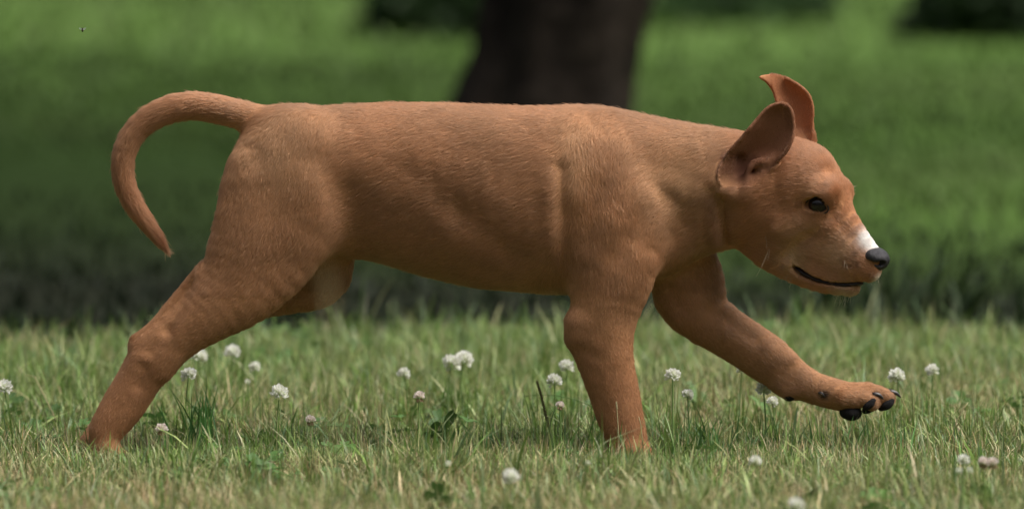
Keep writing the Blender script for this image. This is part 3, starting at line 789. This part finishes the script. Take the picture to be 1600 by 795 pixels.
# ---- grass blades as real geometry
M_BLADE = mat('grass_blade', attr='tint', rough=.42, spec=.4, trans=.25)
def blades(name, x, y, h, wd, lean, ctip, cbase, bend=None, r=None):
    n = len(x); r = r or rng
    z = ground_z(x, y)
    az_ = r.random(n)*2*math.pi; fz = az_ + math.pi/2 + r.normal(0, .5, n)
    dx, dy = np.cos(az_), np.sin(az_); sx, sy = np.cos(fz), np.sin(fz)
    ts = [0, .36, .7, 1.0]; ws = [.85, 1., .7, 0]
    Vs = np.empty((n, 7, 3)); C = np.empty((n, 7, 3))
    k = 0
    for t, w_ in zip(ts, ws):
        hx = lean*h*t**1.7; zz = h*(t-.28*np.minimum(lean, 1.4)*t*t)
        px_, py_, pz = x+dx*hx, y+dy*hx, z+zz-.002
        cc = cbase*(1-t)+ctip*t  # root to tip gradient carries the shade painted at the base
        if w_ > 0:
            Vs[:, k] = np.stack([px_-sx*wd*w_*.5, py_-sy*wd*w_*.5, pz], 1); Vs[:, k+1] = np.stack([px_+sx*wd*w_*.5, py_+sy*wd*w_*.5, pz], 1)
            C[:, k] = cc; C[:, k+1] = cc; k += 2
        else:
            Vs[:, k] = np.stack([px_, py_, pz], 1); C[:, k] = cc
    b = (np.arange(n)*7)[:, None]
    Qs = np.concatenate([b+[0, 1, 3, 2], b+[2, 3, 5, 4]]); Ts = b+[4, 5, 6]
    return Vs.reshape(-1, 3), Qs, Ts, C.reshape(-1, 3)
def merge(parts):
    V_, Q_, T_, C_ = [], [], [], []; o = 0
    for v, q, t, c in parts:
        V_.append(v); Q_.append(q+o); T_.append(t+o); C_.append(c); o += len(v)
    return np.concatenate(V_), np.concatenate(Q_), np.concatenate(T_), np.concatenate(C_)
def edge_y(x): return 1.42 + .08*np.sin(x*1.7) + .05*np.sin(x*5.1+1)
def lawn(n, x0, x1, y0, y1, hmul=1.0, wmul=1.0, mask=None):
    x = rng.uniform(x0, x1, n); y = rng.uniform(y0, y1, n)
    # clump
    x = x + (vn2(x, y, .03, 8)-.5)*.03; y = y + (vn2(x, y, .03, 9)-.5)*.03
    ok = y < edge_y(x) - np.abs(rng.normal(0, .16, n))
    if mask is not None: ok &= ~mask(x, y)
    x, y = x[ok], y[ok]; n = len(x)
    dry = vn2(x, y, .28, 10)*.6 + vn2(x, y, .09, 11)*.4
    dry = dry + .24*np.clip((.05-y)/.5, 0, 1) + .10*np.clip((-x-.25)/.4, 0, 1)*(y < .2)
    ps = np.clip((dry-.34)*2.1, .12, .85)
    u = rng.random(n); straw = u < ps*.62; mid = (~straw) & (u < ps*.62+.25)
    g1 = np.array([.085, .19, .032]); g2 = np.array([.24, .38, .08]); g3 = np.array([.20, .32, .15]); st = np.array([.80, .65, .38]); br = np.array([.36, .24, .11])
    k1 = rng.random((n, 1)); c = g1*(1-k1)+g2*k1
    k2 = (rng.random(n) < .22)[:, None]; c = np.where(k2, g3, c)
    c = np.where(straw[:, None], st*(rng.uniform(.5, 1.15, (n, 1))), c)
    c = np.where((straw & (rng.random(n) < .35))[:, None], br, c)
    c = np.where(mid[:, None], c*.5+st*.35*rng.uniform(.5, 1, (n, 1)), c)
    c = c*rng.uniform(.75, 1.2, (n, 1))
    tall = vn2(x, y, .12, 12)
    h = (.012 + .020*rng.random(n) + .022*np.clip(tall-.45, 0, 1)*2)*hmul
    h = np.where(straw, h*.72, h); h = np.where(rng.random(n) < .10, h*1.75, h)
    h = h*np.interp(y, [-.3, -.1, .12, .35, .9], [1.05, .9, .9, 1.2, 1.2]); lean = np.abs(rng.normal(.40, .42, n)); lean = np.where(straw, lean+rng.uniform(0, .9, n), lean)
    wd = rng.uniform(.0007, .0020, n)*wmul; wd = np.where(straw, wd*.75, wd); wd = np.where(rng.random(n) < .10, wd*1.9, wd)
    base = c*.40+np.array([.08, .08, .03])*.25  # blade feet darkened, painted self-shadow of the lawn
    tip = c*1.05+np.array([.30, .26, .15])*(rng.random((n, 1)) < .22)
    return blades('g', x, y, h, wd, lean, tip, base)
inner = lambda x, y: (np.abs(x) < .75) & (y > -.95)
def stubble(n):
    x = rng.uniform(-.8, .8, n); y = rng.uniform(-.95, .55, n); d_ = vn2(x, y, .11, 18) + .25*np.clip(-y, 0, 1) - .12*(y > .1); k_ = d_ > rng.uniform(.30, .75, n); x, y = x[k_], y[k_]; n = len(x)
    c = np.array([.84, .70, .44])*rng.uniform(.55, 1.05, (n, 1)); c = np.where(rng.random((n, 1)) < .3, c*np.array([.75, .62, .45]), c)
    return blades('s', x, y, rng.uniform(.012, .042, n), rng.uniform(.0005, .0013, n), np.abs(rng.normal(.25, .35, n)), c, c*.6)
def collars():
    X_, Y_, H_ = [], [], []
    for f_ in FL:
        p = at_z(f_[0], f_[1], f_[3]) if f_[3] is not None else at_y(f_[0], f_[1], f_[2])
        m = 34; hh = max(p[2]+.012, .02)
        X_.append(p[0]+rng.normal(0, .011, m)); Y_.append(p[1]-.006+rng.normal(0, .014, m)); H_.append(hh*rng.uniform(.4, .9, m))
    x, y, h = map(np.concatenate, (X_, Y_, H_)); n = len(x); k1 = rng.random((n, 1)); c = (np.array([.09, .19, .035])*(1-k1)+np.array([.23, .36, .08])*k1)*rng.uniform(.8, 1.2, (n, 1))
    return blades('k', x, y, h, rng.uniform(.0009, .002, n), np.abs(rng.normal(.2, .25, n)), c, c*.5)
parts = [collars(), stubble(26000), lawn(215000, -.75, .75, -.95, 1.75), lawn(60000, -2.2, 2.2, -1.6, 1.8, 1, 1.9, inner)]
v_, q_, t_, c_ = merge(parts)
gr = link('grass', np_mesh('grass', v_, [q_, t_], M_BLADE, True, c_)); tag(gr, kind='stuff', label='short mown green and straw coloured grass under and around the running puppy', cat='grass')
# outlying lawn, coarser
def coarse(n, x0, x1, y0, y1, h0, h1, w0, cols, seed, keepf=None):
    r = np.random.default_rng(seed); x = r.uniform(x0, x1, n); y = r.uniform(y0, y1, n)
    if keepf is not None: k_ = keepf(x, y, r); x, y = x[k_], y[k_]
    n = len(x); k1 = vn2(x, y, .5, 13)[:, None]; k2 = vn2(x, y, 1.7, 14)[:, None]
    c = cols[0]*(1-k1)+cols[1]*k1; c = c*(.45+1.1*k2)*r.uniform(.75, 1.25, (n, 1))
    return blades('c', x, y, r.uniform(h0, h1, n), np.full(n, w0)*r.uniform(.6, 1.3, n), np.abs(r.normal(.5, .3, n)), c*1.1, c*.6, r=r)
FG = [np.array([.060, .118, .022]), np.array([.128, .182, .058])]
def notstrip(x, y, r): return (r.random(len(x)) > shade_mask(x, y)*2.5) & (y > 2.3)
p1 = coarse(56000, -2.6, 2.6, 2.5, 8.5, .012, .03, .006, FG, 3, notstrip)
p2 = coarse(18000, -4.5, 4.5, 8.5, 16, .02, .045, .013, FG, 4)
p3 = coarse(10000, -6, 6, -7.5, -1.6, .03, .07, .008, [np.array([.08, .15, .03]), np.array([.2, .19, .08])], 5)
v_, q_, t_, c_ = merge([p1, p2, p3])
M_FBLADE = mat('meadow_blade', attr='tint', rough=.6, spec=.2, trans=.25)
tag(link('meadow_grass', np_mesh('meadow_grass', v_, [q_, t_], M_FBLADE, True, c_)), kind='stuff', label='soft green meadow grass stretching beyond the hollow painted dark as shade', cat='grass')
# undergrowth in the hollow, its greens darkened to paint the shade band
SHADE_GREEN = [np.array([.007, .015, .004]), np.array([.015, .032, .007])]
def instrip(x, y, r): return r.random(len(x)) < shade_mask(x, y)*np.interp(x, [-1, .2, .8], [.6, .35, 1])
p4 = coarse(34000, -2.4, 2.4, 1.3, 4.6, .01, .03, .007, SHADE_GREEN, 6, instrip)
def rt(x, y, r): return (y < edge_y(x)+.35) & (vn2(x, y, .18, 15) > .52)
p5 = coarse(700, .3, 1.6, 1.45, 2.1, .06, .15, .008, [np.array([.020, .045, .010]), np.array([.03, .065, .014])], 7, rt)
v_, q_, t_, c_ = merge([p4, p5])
tag(link('undergrowth', np_mesh('undergrowth', v_, [q_, t_], M_FBLADE, True, c_)), kind='stuff', label='weeds with shade painted into their colour in the hollow behind the lawn', cat='undergrowth')

# ================================================================== tree
M_BARK = mat('bark', (.035, .026, .021), .95, .1, noise=[(9, (.016, .012, .010), .42, .6, 5), (30, (.055, .042, .034), .55, .75, 4)], bump=1, bscale=30)
M_LEAF = mat('tree_leaf', attr='tint', rough=.55, spec=.25, trans=.3)
def bark_tube(path, rad, n=28, flare=0):
    path = np.array(path, float); a, b, t = tube_np(path, rad, n)
    m = len(path)
    for i in range(m):
        for j in range(n):
            k = i*n+j; ph = 2*math.pi*j/n
            f = 1 + .07*math.sin(ph*7+i*.25) + .04*math.sin(ph*13-i*.4) + .05*math.sin(ph*3+i*.15)
            if flare: f += flare*math.exp(-path[i][2]/.10)*(.6+.5*math.sin(ph*5))
            a[k] = path[i]+(a[k]-path[i])*f
    return a, b, t
TY = 4.9
tree = empty('tree', (.078, TY, 0)); tag(tree, 'dark barked leaning tree standing on the green meadow behind the puppy', 'tree')
tp = [(-.035-.02, 0, -.1)]
zs = np.concatenate([np.linspace(0, .4, 14), np.linspace(.5, 3.2, 22)])
path = [(-.040 + .21*z - .012*z*z*3, .02*z, z) for z in zs]; path = [(-.045, 0, -.1)]+path
rad = np.interp([p[2] for p in path], [-.1, 0, .15, .3, 1, 3.2], [.165, .152, .134, .142, .135, .085])
a, b, t = bark_tube(path, rad, 40, .04)
tk = link('trunk', np_mesh('trunk', a, [b, t], M_BARK, True), tree)
tr = np.random.default_rng(11); ends = []
top = np.array(path[-1])
for i in range(9):
    s0 = np.array(path[-1-int(tr.integers(0, 9))]); an = i*2*math.pi/9+tr.normal(0, .2)
    e = s0+np.array([math.cos(an)*tr.uniform(.9, 1.7), math.sin(an)*tr.uniform(.9, 1.7), tr.uniform(.5, 1.7)])
    mid = (s0+e)/2+np.array([0, 0, .2]); pts = [s0*(1-u)**2+2*u*(1-u)*mid+u*u*e for u in np.linspace(0, 1, 8)]
    a, b, t = bark_tube(pts, np.linspace(.05, .014, 8), 12); link('limb', np_mesh('limb', a, [b, t], M_BARK, True), tree); ends += pts[3:]
LC = []
for e in ends:
    for _ in range(5): LC.append(np.array(e)+tr.normal(0, .32, 3))
LC = np.array(LC); nl = 26000
ci = tr.integers(0, len(LC), nl); P = LC[ci]+tr.normal(0, .15, (nl, 3)); P[:, 2] = np.maximum(P[:, 2], 1.9)
ax = tr.normal(0, 1, (nl, 3)); ax /= np.linalg.norm(ax, axis=1, keepdims=True); bx = np.cross(ax, tr.normal(0, 1, (nl, 3))); bx /= np.linalg.norm(bx, axis=1, keepdims=True)
sz = tr.uniform(.03, .06, (nl, 1))
Vl = np.stack([P-ax*sz, P+bx*sz*.5, P+ax*sz, P-bx*sz*.5], 1).reshape(-1, 3); Ql = np.arange(nl*4).reshape(-1, 4)
lc = np.repeat(np.array([.05, .10, .02])*tr.uniform(.6, 1.5, (nl, 1)), 4, 0)
link('crown', np_mesh('crown', Vl, [Ql], M_LEAF, False, lc), tree)

# ring of unseen trees added round the meadow to block low sky light
wr_ = np.random.default_rng(31); nw_ = 17000
wa = wr_.uniform(0, 2*math.pi, nw_); wz = wr_.uniform(0, 1, nw_)**.9*9.5
wrr = 30 + 2.5*(vn2(wa*9, wz, 2.2, 19)-.5)*2 + wr_.normal(0, .6, nw_) + (wz/9)**2*1.5
wz = wz*(.75+.5*vn2(wa*12, wa*0, 1.5, 20))
P = np.stack([np.cos(wa)*wrr, 12+np.sin(wa)*wrr, wz], 1)
ax = wr_.normal(0, 1, (nw_, 3)); ax /= np.linalg.norm(ax, axis=1, keepdims=True); bx = np.cross(ax, wr_.normal(0, 1, (nw_, 3))); bx /= np.linalg.norm(bx, axis=1, keepdims=True)
sz = wr_.uniform(.35, .75, (nw_, 1))
Vl = np.stack([P-ax*sz, P+bx*sz*.6, P+ax*sz, P-bx*sz*.6], 1).reshape(-1, 3)
lc = np.repeat(np.array([.032, .065, .016])*wr_.uniform(.5, 1.5, (nw_, 1)), 4, 0)
tag(link('added_woodland', np_mesh('added_woodland', Vl, [np.arange(nw_*4).reshape(-1, 4)], M_LEAF, False, lc)), kind='stuff', label='unseen ring of dark green trees added round the meadow to block low sky light', cat='added_woodland')
# low dark shrubs far back in the meadow
def shrub(x, y, rx, ry, h, label, seed, dark=1.0):
    r = np.random.default_rng(seed); o = empty('shrub', (x, y, 0)); tag(o, label, 'shrub')
    n = 3500; u = r.normal(0, 1, (n, 3)); u /= np.linalg.norm(u, axis=1, keepdims=True); u[:, 2] = np.abs(u[:, 2])
    rr = r.uniform(.45, 1, (n, 1))**.5*(.7+.5*vnoise(u, .35, seed)[:, None])
    P = u*rr*[rx, ry, h]
    ax = r.normal(0, 1, (n, 3)); ax /= np.linalg.norm(ax, axis=1, keepdims=True); bx = np.cross(ax, r.normal(0, 1, (n, 3))); bx /= np.linalg.norm(bx, axis=1, keepdims=True)
    sz = r.uniform(.02, .045, (n, 1))
    Vl = np.stack([P-ax*sz, P+bx*sz*.5, P+ax*sz, P-bx*sz*.5], 1).reshape(-1, 3)
    lc = np.repeat(np.array([.020, .042, .012])*dark*r.uniform(.6, 1.5, (n, 1)), 4, 0)
    link('foliage', np_mesh('foliage', Vl, [np.arange(n*4).reshape(-1, 4)], M_LEAF, False, lc), o)
    for _ in range(5):
        an = r.uniform(0, 6.28); e = np.array([math.cos(an)*rx*.6, math.sin(an)*ry*.6, h*.75])
        a, b, t = tube_np([e*k_ for k_ in np.linspace(0, 1, 5)], np.linspace(.012, .004, 5), 6); link('stem', np_mesh('stem', a, [b, t], M_BARK, True), o)
shrub(-.13, 9.6, .22, .3, .26, 'low dark shrub left of the leaning tree at the top of the picture', 21)
shrub(1.16, 9.4, .26, .3, .26, 'low dark shrub in the top right corner of the meadow', 22)
shrub(.55, 10.4, .22, .3, .12, 'small mid green shrub at the top between tree and right corner', 23, 1.8)

# ================================================================== clover flowers and single plants
M_PETAL = mat('clover_petal', attr='tint', rough=.6, spec=.2, trans=.4)
M_STEM = mat('plant_stem', (.16, .26, .08), .6, .25, trans=.1)
M_CLEAF = mat('clover_leaf', attr='tint', rough=.5, spec=.3, trans=.2)
def head_mesh(seed, state):
    """florets packed on a ball; state 0 = fresh white, 1 = pinkish, lower florets brown and hanging, 2 = small bud"""
    r = np.random.default_rng(seed); Vh, Qh, Ch = [], [], []
    n = [46, 40, 22][state]; R0 = [.0058, .0052, .0036][state]; o = 0
    for i in range(n):
        ph = i*2.39996; zz = 1-1.75*(i+.5)/n; rr = math.sqrt(max(0, 1-zz*zz))
        d = np.array([rr*math.cos(ph), rr*math.sin(ph), zz]); drop = zz < (-.42 if state == 1 else -.9)
        dirv = d + np.array([0, 0, .55 if not drop else -1.6]) + r.normal(0, .13, 3); dirv /= np.linalg.norm(dirv)
        L_ = R0*r.uniform(.75, 1.1)*(1 if not drop else .9); base = d*R0*.45
        side = np.cross(dirv, r.normal(0, 1, 3)); side /= np.linalg.norm(side); s2 = np.cross(dirv, side); w_ = R0*.24
        c = np.array([.93, .92, .88])*r.uniform(.82, 1.08)
        if state == 1: c = c*[.98, .88, .90]
        if drop: c = np.array([.34, .24, .15])
        cb = c*[.72, .80, .55]
        for (a_, b_) in ((side, s2), (s2, side)):
            Vh += [base-a_*w_*.5, base+a_*w_*.5, base+dirv*L_*.75+a_*w_+b_*w_*.4, base+dirv*L_+b_*w_*.2, base+dirv*L_*.75-a_*w_+b_*w_*.4]
            Ch += [cb, cb, c, c*1.08, c]; Qh += [(o, o+1, o+2, o+4)]; Qh2.append((o+4, o+2, o+3)); o += 5
    return np.array(Vh), np.array(Qh), np.array(Ch)
Qh2 = []
HEADS = {}
for st_ in (0, 1, 2):
    for sd in (1, 2, 3):
        Qh2.clear(); v, q, c = head_mesh(sd+st_*10, st_)
        HEADS[(st_, sd)] = np_mesh('flower_head', v, [q, np.array(Qh2)], M_PETAL, False, np.clip(c, 0, .94))
def clover_leaf_mesh(sz, seed):
    r = np.random.default_rng(seed); V_, T_, C_ = [], [], []
    for k in range(3):
        an = k*2*math.pi/3+.3; ca, sa = math.cos(an), math.sin(an); o = len(V_)
        c0 = np.array([.07, .15, .035])
        V_.append((ca*sz*.55, sa*sz*.55, .06*sz)); C_.append(np.array([.15, .23, .10]))
        m = 12
        for j in range(m):
            t = 2*math.pi*j/m; lx = sz*(.55-.52*math.cos(t)); ly = sz*.42*math.sin(t)*(1+.15*-math.cos(t))
            if j == m//2: lx *= .93
            V_.append((ca*lx-sa*ly, sa*lx+ca*ly, .18*sz*abs(math.sin(t))+.05*sz*lx/sz)); C_.append(c0*r.uniform(.85, 1.15))
        for j in range(m): T_.append((o, o+1+j, o+1+(j+1) % m))
    return np_mesh('leaf', np.array(V_), [np.array(T_)], M_CLEAF, True, np.array(C_))
CLEAVES = [clover_leaf_mesh(.011, 1), clover_leaf_mesh(.014, 2)]
fr = np.random.default_rng(3)
for i, (X_, Y_, yy, zz, sz, st_, lab) in enumerate(FL):
    p = at_z(X_, Y_, zz) if zz is not None else at_y(X_, Y_, yy)
    gz = float(ground_z(np.array([p[0]]), np.array([p[1]]))[0])
    hgt = p[2]-gz
    if hgt < .012: hgt = .012
    root = empty('clover_flower', (p[0]+fr.normal(0, .004), p[1]+fr.normal(0, .004), gz), 0)
    tag(root, lab, 'flower', 'white clover flowers scattered in the lawn')
    e = np.array([p[0]-root.location[0], p[1]-root.location[1], hgt])
    pts = [np.array([0, 0, -.003])*(1-u)**2+2*u*(1-u)*np.array([0, 0, hgt*.6])+u*u*e for u in np.linspace(0, 1, 8)]
    a, b, t = tube_np(pts, np.linspace(.0009, .0007, 8), 6); link('stem', np_mesh('stem', a, [b, t], M_STEM, True), root)
    h = link('flower_head', HEADS[(st_, 1+i % 3)], root, e); h.scale = (sz*1.12,)*3; h.rotation_euler = (fr.normal(0, .25), fr.normal(0, .25), fr.uniform(0, 6))
    if st_ != 2:
        for _ in range(2):
            an = fr.uniform(0, 6.28); l = link('leaf', CLEAVES[int(fr.integers(0, 2))], root, (math.cos(an)*.012, math.sin(an)*.012, min(hgt*.35, .014)))
            l.rotation_euler = (fr.normal(0, .3), fr.normal(0, .3), fr.uniform(0, 6))
# clover leaves as ground cover
nC = 2000; cx = rng.uniform(-1.1, 1.1, nC); cy_ = rng.uniform(-.9, 1.45, nC); k_ = (vn2(cx, cy_, .22, 17) > .54) & ((np.abs(cx-.125) > .05) | (cy_ > 0)) & ((np.abs(cx+.42) > .04) | (cy_ > 0)); cx, cy_ = cx[k_], cy_[k_]
vs, ts_, cs = [], [], []; o = 0
lm = CLEAVES[1]; lv = np.empty(len(lm.vertices)*3); lm.vertices.foreach_get('co', lv); lv = lv.reshape(-1, 3)
lt = np.array([tuple(p_.vertices) for p_ in lm.polygons])
for x, y in zip(cx, cy_):
    an = rng.uniform(0, 6.28); s_ = rng.uniform(.5, 1.2); ti = rng.normal(0, .35, 2)
    c0, s0 = math.cos(an), math.sin(an); q = lv*s_
    q = np.stack([q[:, 0]*c0-q[:, 1]*s0, q[:, 0]*s0+q[:, 1]*c0, q[:, 2]+q[:, 0]*ti[0]+q[:, 1]*ti[1]], 1)
    vs.append(q+[x, y, rng.uniform(-.006, .010)]); ts_.append(lt+o); o += len(q); cs.append(np.tile(np.array([.075, .155, .04])*rng.uniform(.6, 1.3), (len(q), 1)))
tag(link('clover_leaves', np_mesh('clover_leaves', np.concatenate(vs), [np.concatenate(ts_)], M_CLEAF, True, np.concatenate(cs))), kind='stuff', label='three part clover leaves spread low among the lawn grass', cat='clover')

# single plants one can pick out
def blade_obj(pts, wd, side, color, name, parent):
    pts = np.array(pts, float); side = np.array(side, float); n = len(pts); V_ = []
    for i, p in enumerate(pts):
        k_ = wd*(1-(i/(n-1))**2.2)*.5+1e-5; V_ += [p-side*k_, p+np.array([0, wd*.15, 0]), p+side*k_]
    Q_ = []
    for i in range(n-1):
        a_ = i*3; Q_ += [(a_, a_+1, a_+4, a_+3), (a_+1, a_+2, a_+5, a_+4)]
    return link(name, np_mesh(name, np.array(V_), [np.array(Q_)], M_BLADE, True, np.tile(np.array(color), (len(V_), 1))), parent)
def tuft(X_, y, n, h0, h1, spread, color, label, seed):
    r = np.random.default_rng(seed); p = at_y(X_, 700, y); x = p[0]
    o = empty('grass_tuft', (x, y, -.012)); tag(o, label, 'grass tuft')
    for i in range(n):
        b0 = r.normal(0, spread, 2); h = r.uniform(h0, h1); ln = r.normal(0, .26, 2)*h
        pts = [np.array([b0[0]+ln[0]*u*u, b0[1]+ln[1]*u*u, h*u]) for u in np.linspace(0, 1, 7)]
        an = r.uniform(-.6, .6); blade_obj(pts, r.uniform(.0014, .0028), (math.cos(an), math.sin(an), 0), np.array(color)*r.uniform(1.2, 2.6), 'blade', o)
tuft(318, .02, 26, .045, .088, .014, (.055, .14, .035), 'dark green upright grass tuft in front of the belly near the hind leg', 1)
tuft(1095, .00, 14, .035, .06, .035, (.055, .12, .035), 'dark green grass tuft at the front leg in the gap between forelegs', 2)
tuft(1370, .0, 14, .03, .055, .04, (.06, .13, .04), 'green grass tuft right below the stretched paw', 3)
tuft(935, -.05, 12, .03, .05, .02, (.07, .13, .035), 'short green grass tuft touching the back of the near forefoot', 4)
tuft(700, .0, 12, .03, .055, .03, (.06, .13, .04), 'green grass tuft below the middle of the belly', 5)
tuft(1130, -.06, 12, .03, .052, .03, (.055, .12, .04), 'green grass tuft in front of the gap between forelegs', 6)
M_SPIKE = mat('seed_spike', (.20, .20, .09), .8, .1, noise=[(400, (.17, .14, .07), .45, .6, 2)])
M_STRAW = mat('dry_stalk', (.42, .36, .20), .6, .2)
def stalk(pts_px, y, rad, label, m_, head=None, cat='grass stalk', name='seed_stalk'):
    P = [at_y(a_, b_, y) for a_, b_ in pts_px]; root = empty(name, (P[0][0], P[0][1], 0)); tag(root, label, cat)
    q = cm([tuple(p_-np.array(root.location))+(1, 1) for p_ in P])[:, :3]
    a, b, t = tube_np(q, np.linspace(rad, rad*.5, len(q)), 6); link('stem', np_mesh('stem', a, [b, t], m_, True), root)
    if head:
        i0, sz_, n, m2 = head; r = np.random.default_rng(9); sv, sf = uv_sphere(6, 4); V_, F_ = [], []; tot = len(q)
        for k in range(n):
            u = i0+(1-i0)*k/(n-1); f = u*(tot-1); i = min(int(f), tot-2); p = q[i]+(q[i+1]-q[i])*(f-i); an = k*2.4
            off = np.array([math.cos(an), math.sin(an), .2])*sz_*.8*(1-.5*((u-i0)/(1-i0)))
            F_.append(sf+len(V_)*len(sv)); V_.append(sv*[sz_*.55, sz_*.55, sz_]+p+off)
        link('seed_head', np_mesh('seed_head', np.concatenate(V_), [np.concatenate(F_)], m2, True), root)
stalk([(860, 700), (858, 672), (852, 645), (845, 615), (839, 596)], .02, .0008, 'dark green plantain seed spike standing left of the near foreleg', M_STEM, (.3, .0015, 70, M_SPIKE))
stalk([(1487, 700), (1490, 672), (1496, 655), (1506, 637), (1513, 628)], -.01, .0008, 'pale dry stalk curving to the right at the lower right', M_STRAW)
stalk([(966, 700), (966, 670), (964, 640), (963, 628)], -.08, .0006, 'thin pale stalk standing in front of the near foreleg', M_STRAW, (.72, .0009, 16, M_STRAW))
stalk([(930, 636), (900, 624), (868, 617), (840, 616), (818, 619)], .10, .0006, 'long thin green blade arching sideways behind the seed spike', M_STEM)
stalk([(110, 700), (80, 640), (54, 588), (40, 585)], .25, .0007, 'bent pale dry stalk on the left lawn', M_STRAW)
stalk([(1005, 700), (1003, 680), (1001, 662), (998, 650)], -.09, .0006, 'short pale stalk in front of the near foreleg on its right side', M_STRAW)
# tall, out of focus seed head standing well in front of the dog
M_FLUFF = mat('pale_seed_head', (.27, .22, .11), .8, .1, trans=.3)
gy = -2.9
b0 = at_y(525, 450, gy)
P_ = [(525, 795+900), (524, 1000), (522, 700), (518, 520), (514, 470), (513, 440)]
root = empty('tall_grass', (b0[0], gy, 0)); tag(root, 'tall blurred straw coloured grass seed head in front of the hind thigh', 'grass stalk')
top = at_y(514, 447, gy)-np.array(root.location)
pts = [np.array([0, 0, 0])*(1-u)**2+2*u*(1-u)*np.array([.004, 0, top[2]*.6])+u*u*top for u in np.linspace(0, 1, 12)]
a, b, t = tube_np(pts, np.linspace(.0011, .0008, 12), 6); link('stem', np_mesh('stem', a, [b, t], M_STRAW, True), root)
V_, F_ = [], []; sv, sf = uv_sphere(6, 4); r = np.random.default_rng(2)
for k in range(38):
    F_.append(sf+len(V_)*len(sv)); V_.append(sv*[.0008, .0008, .0018]+top+np.array([r.normal(0, .0022), r.normal(0, .0022), r.uniform(-.009, .009)]))
link('seed_head', np_mesh('seed_head', np.concatenate(V_), [np.concatenate(F_)], M_FLUFF, True), root)

# ---- fly
M_FLY = mat('fly_body', (.03, .02, .01), .4, .4); M_WING = mat('fly_wing', (.55, .6, .6), .3, .5, trans=.5)
fp_ = at_y(129, 48, -.02); fly = empty('fly', tuple(fp_)); tag(fly, 'tiny dark fly in the air above the curled tail', 'fly')
v, f = uv_sphere(10, 8); link('body', np_mesh('body', v*[.0011, .0010, .0018], [f], M_FLY), fly)
link('head', np_mesh('head', v*[.0008, .0008, .0007]+[0, 0, .0022], [f], M_FLY), fly)
for sg in (-1, 1):
    wv = np.array([(0, 0, .0008), (sg*.0015, 0, .0022), (sg*.0034, .0003, .0030), (sg*.0036, .0004, .0022), (sg*.0018, .0002, .0008)])
    wv2 = np.concatenate([wv, wv+[0, .00008, 0]])
    link('wing', np_mesh('wing', wv2, [np.array([(0, 1, 2), (0, 2, 3), (0, 3, 4), (5, 7, 6), (5, 8, 7), (5, 9, 8)]), np.array([(i, (i+1) % 5, (i+1) % 5+5, i+5) for i in range(5)])], M_WING, False), fly)
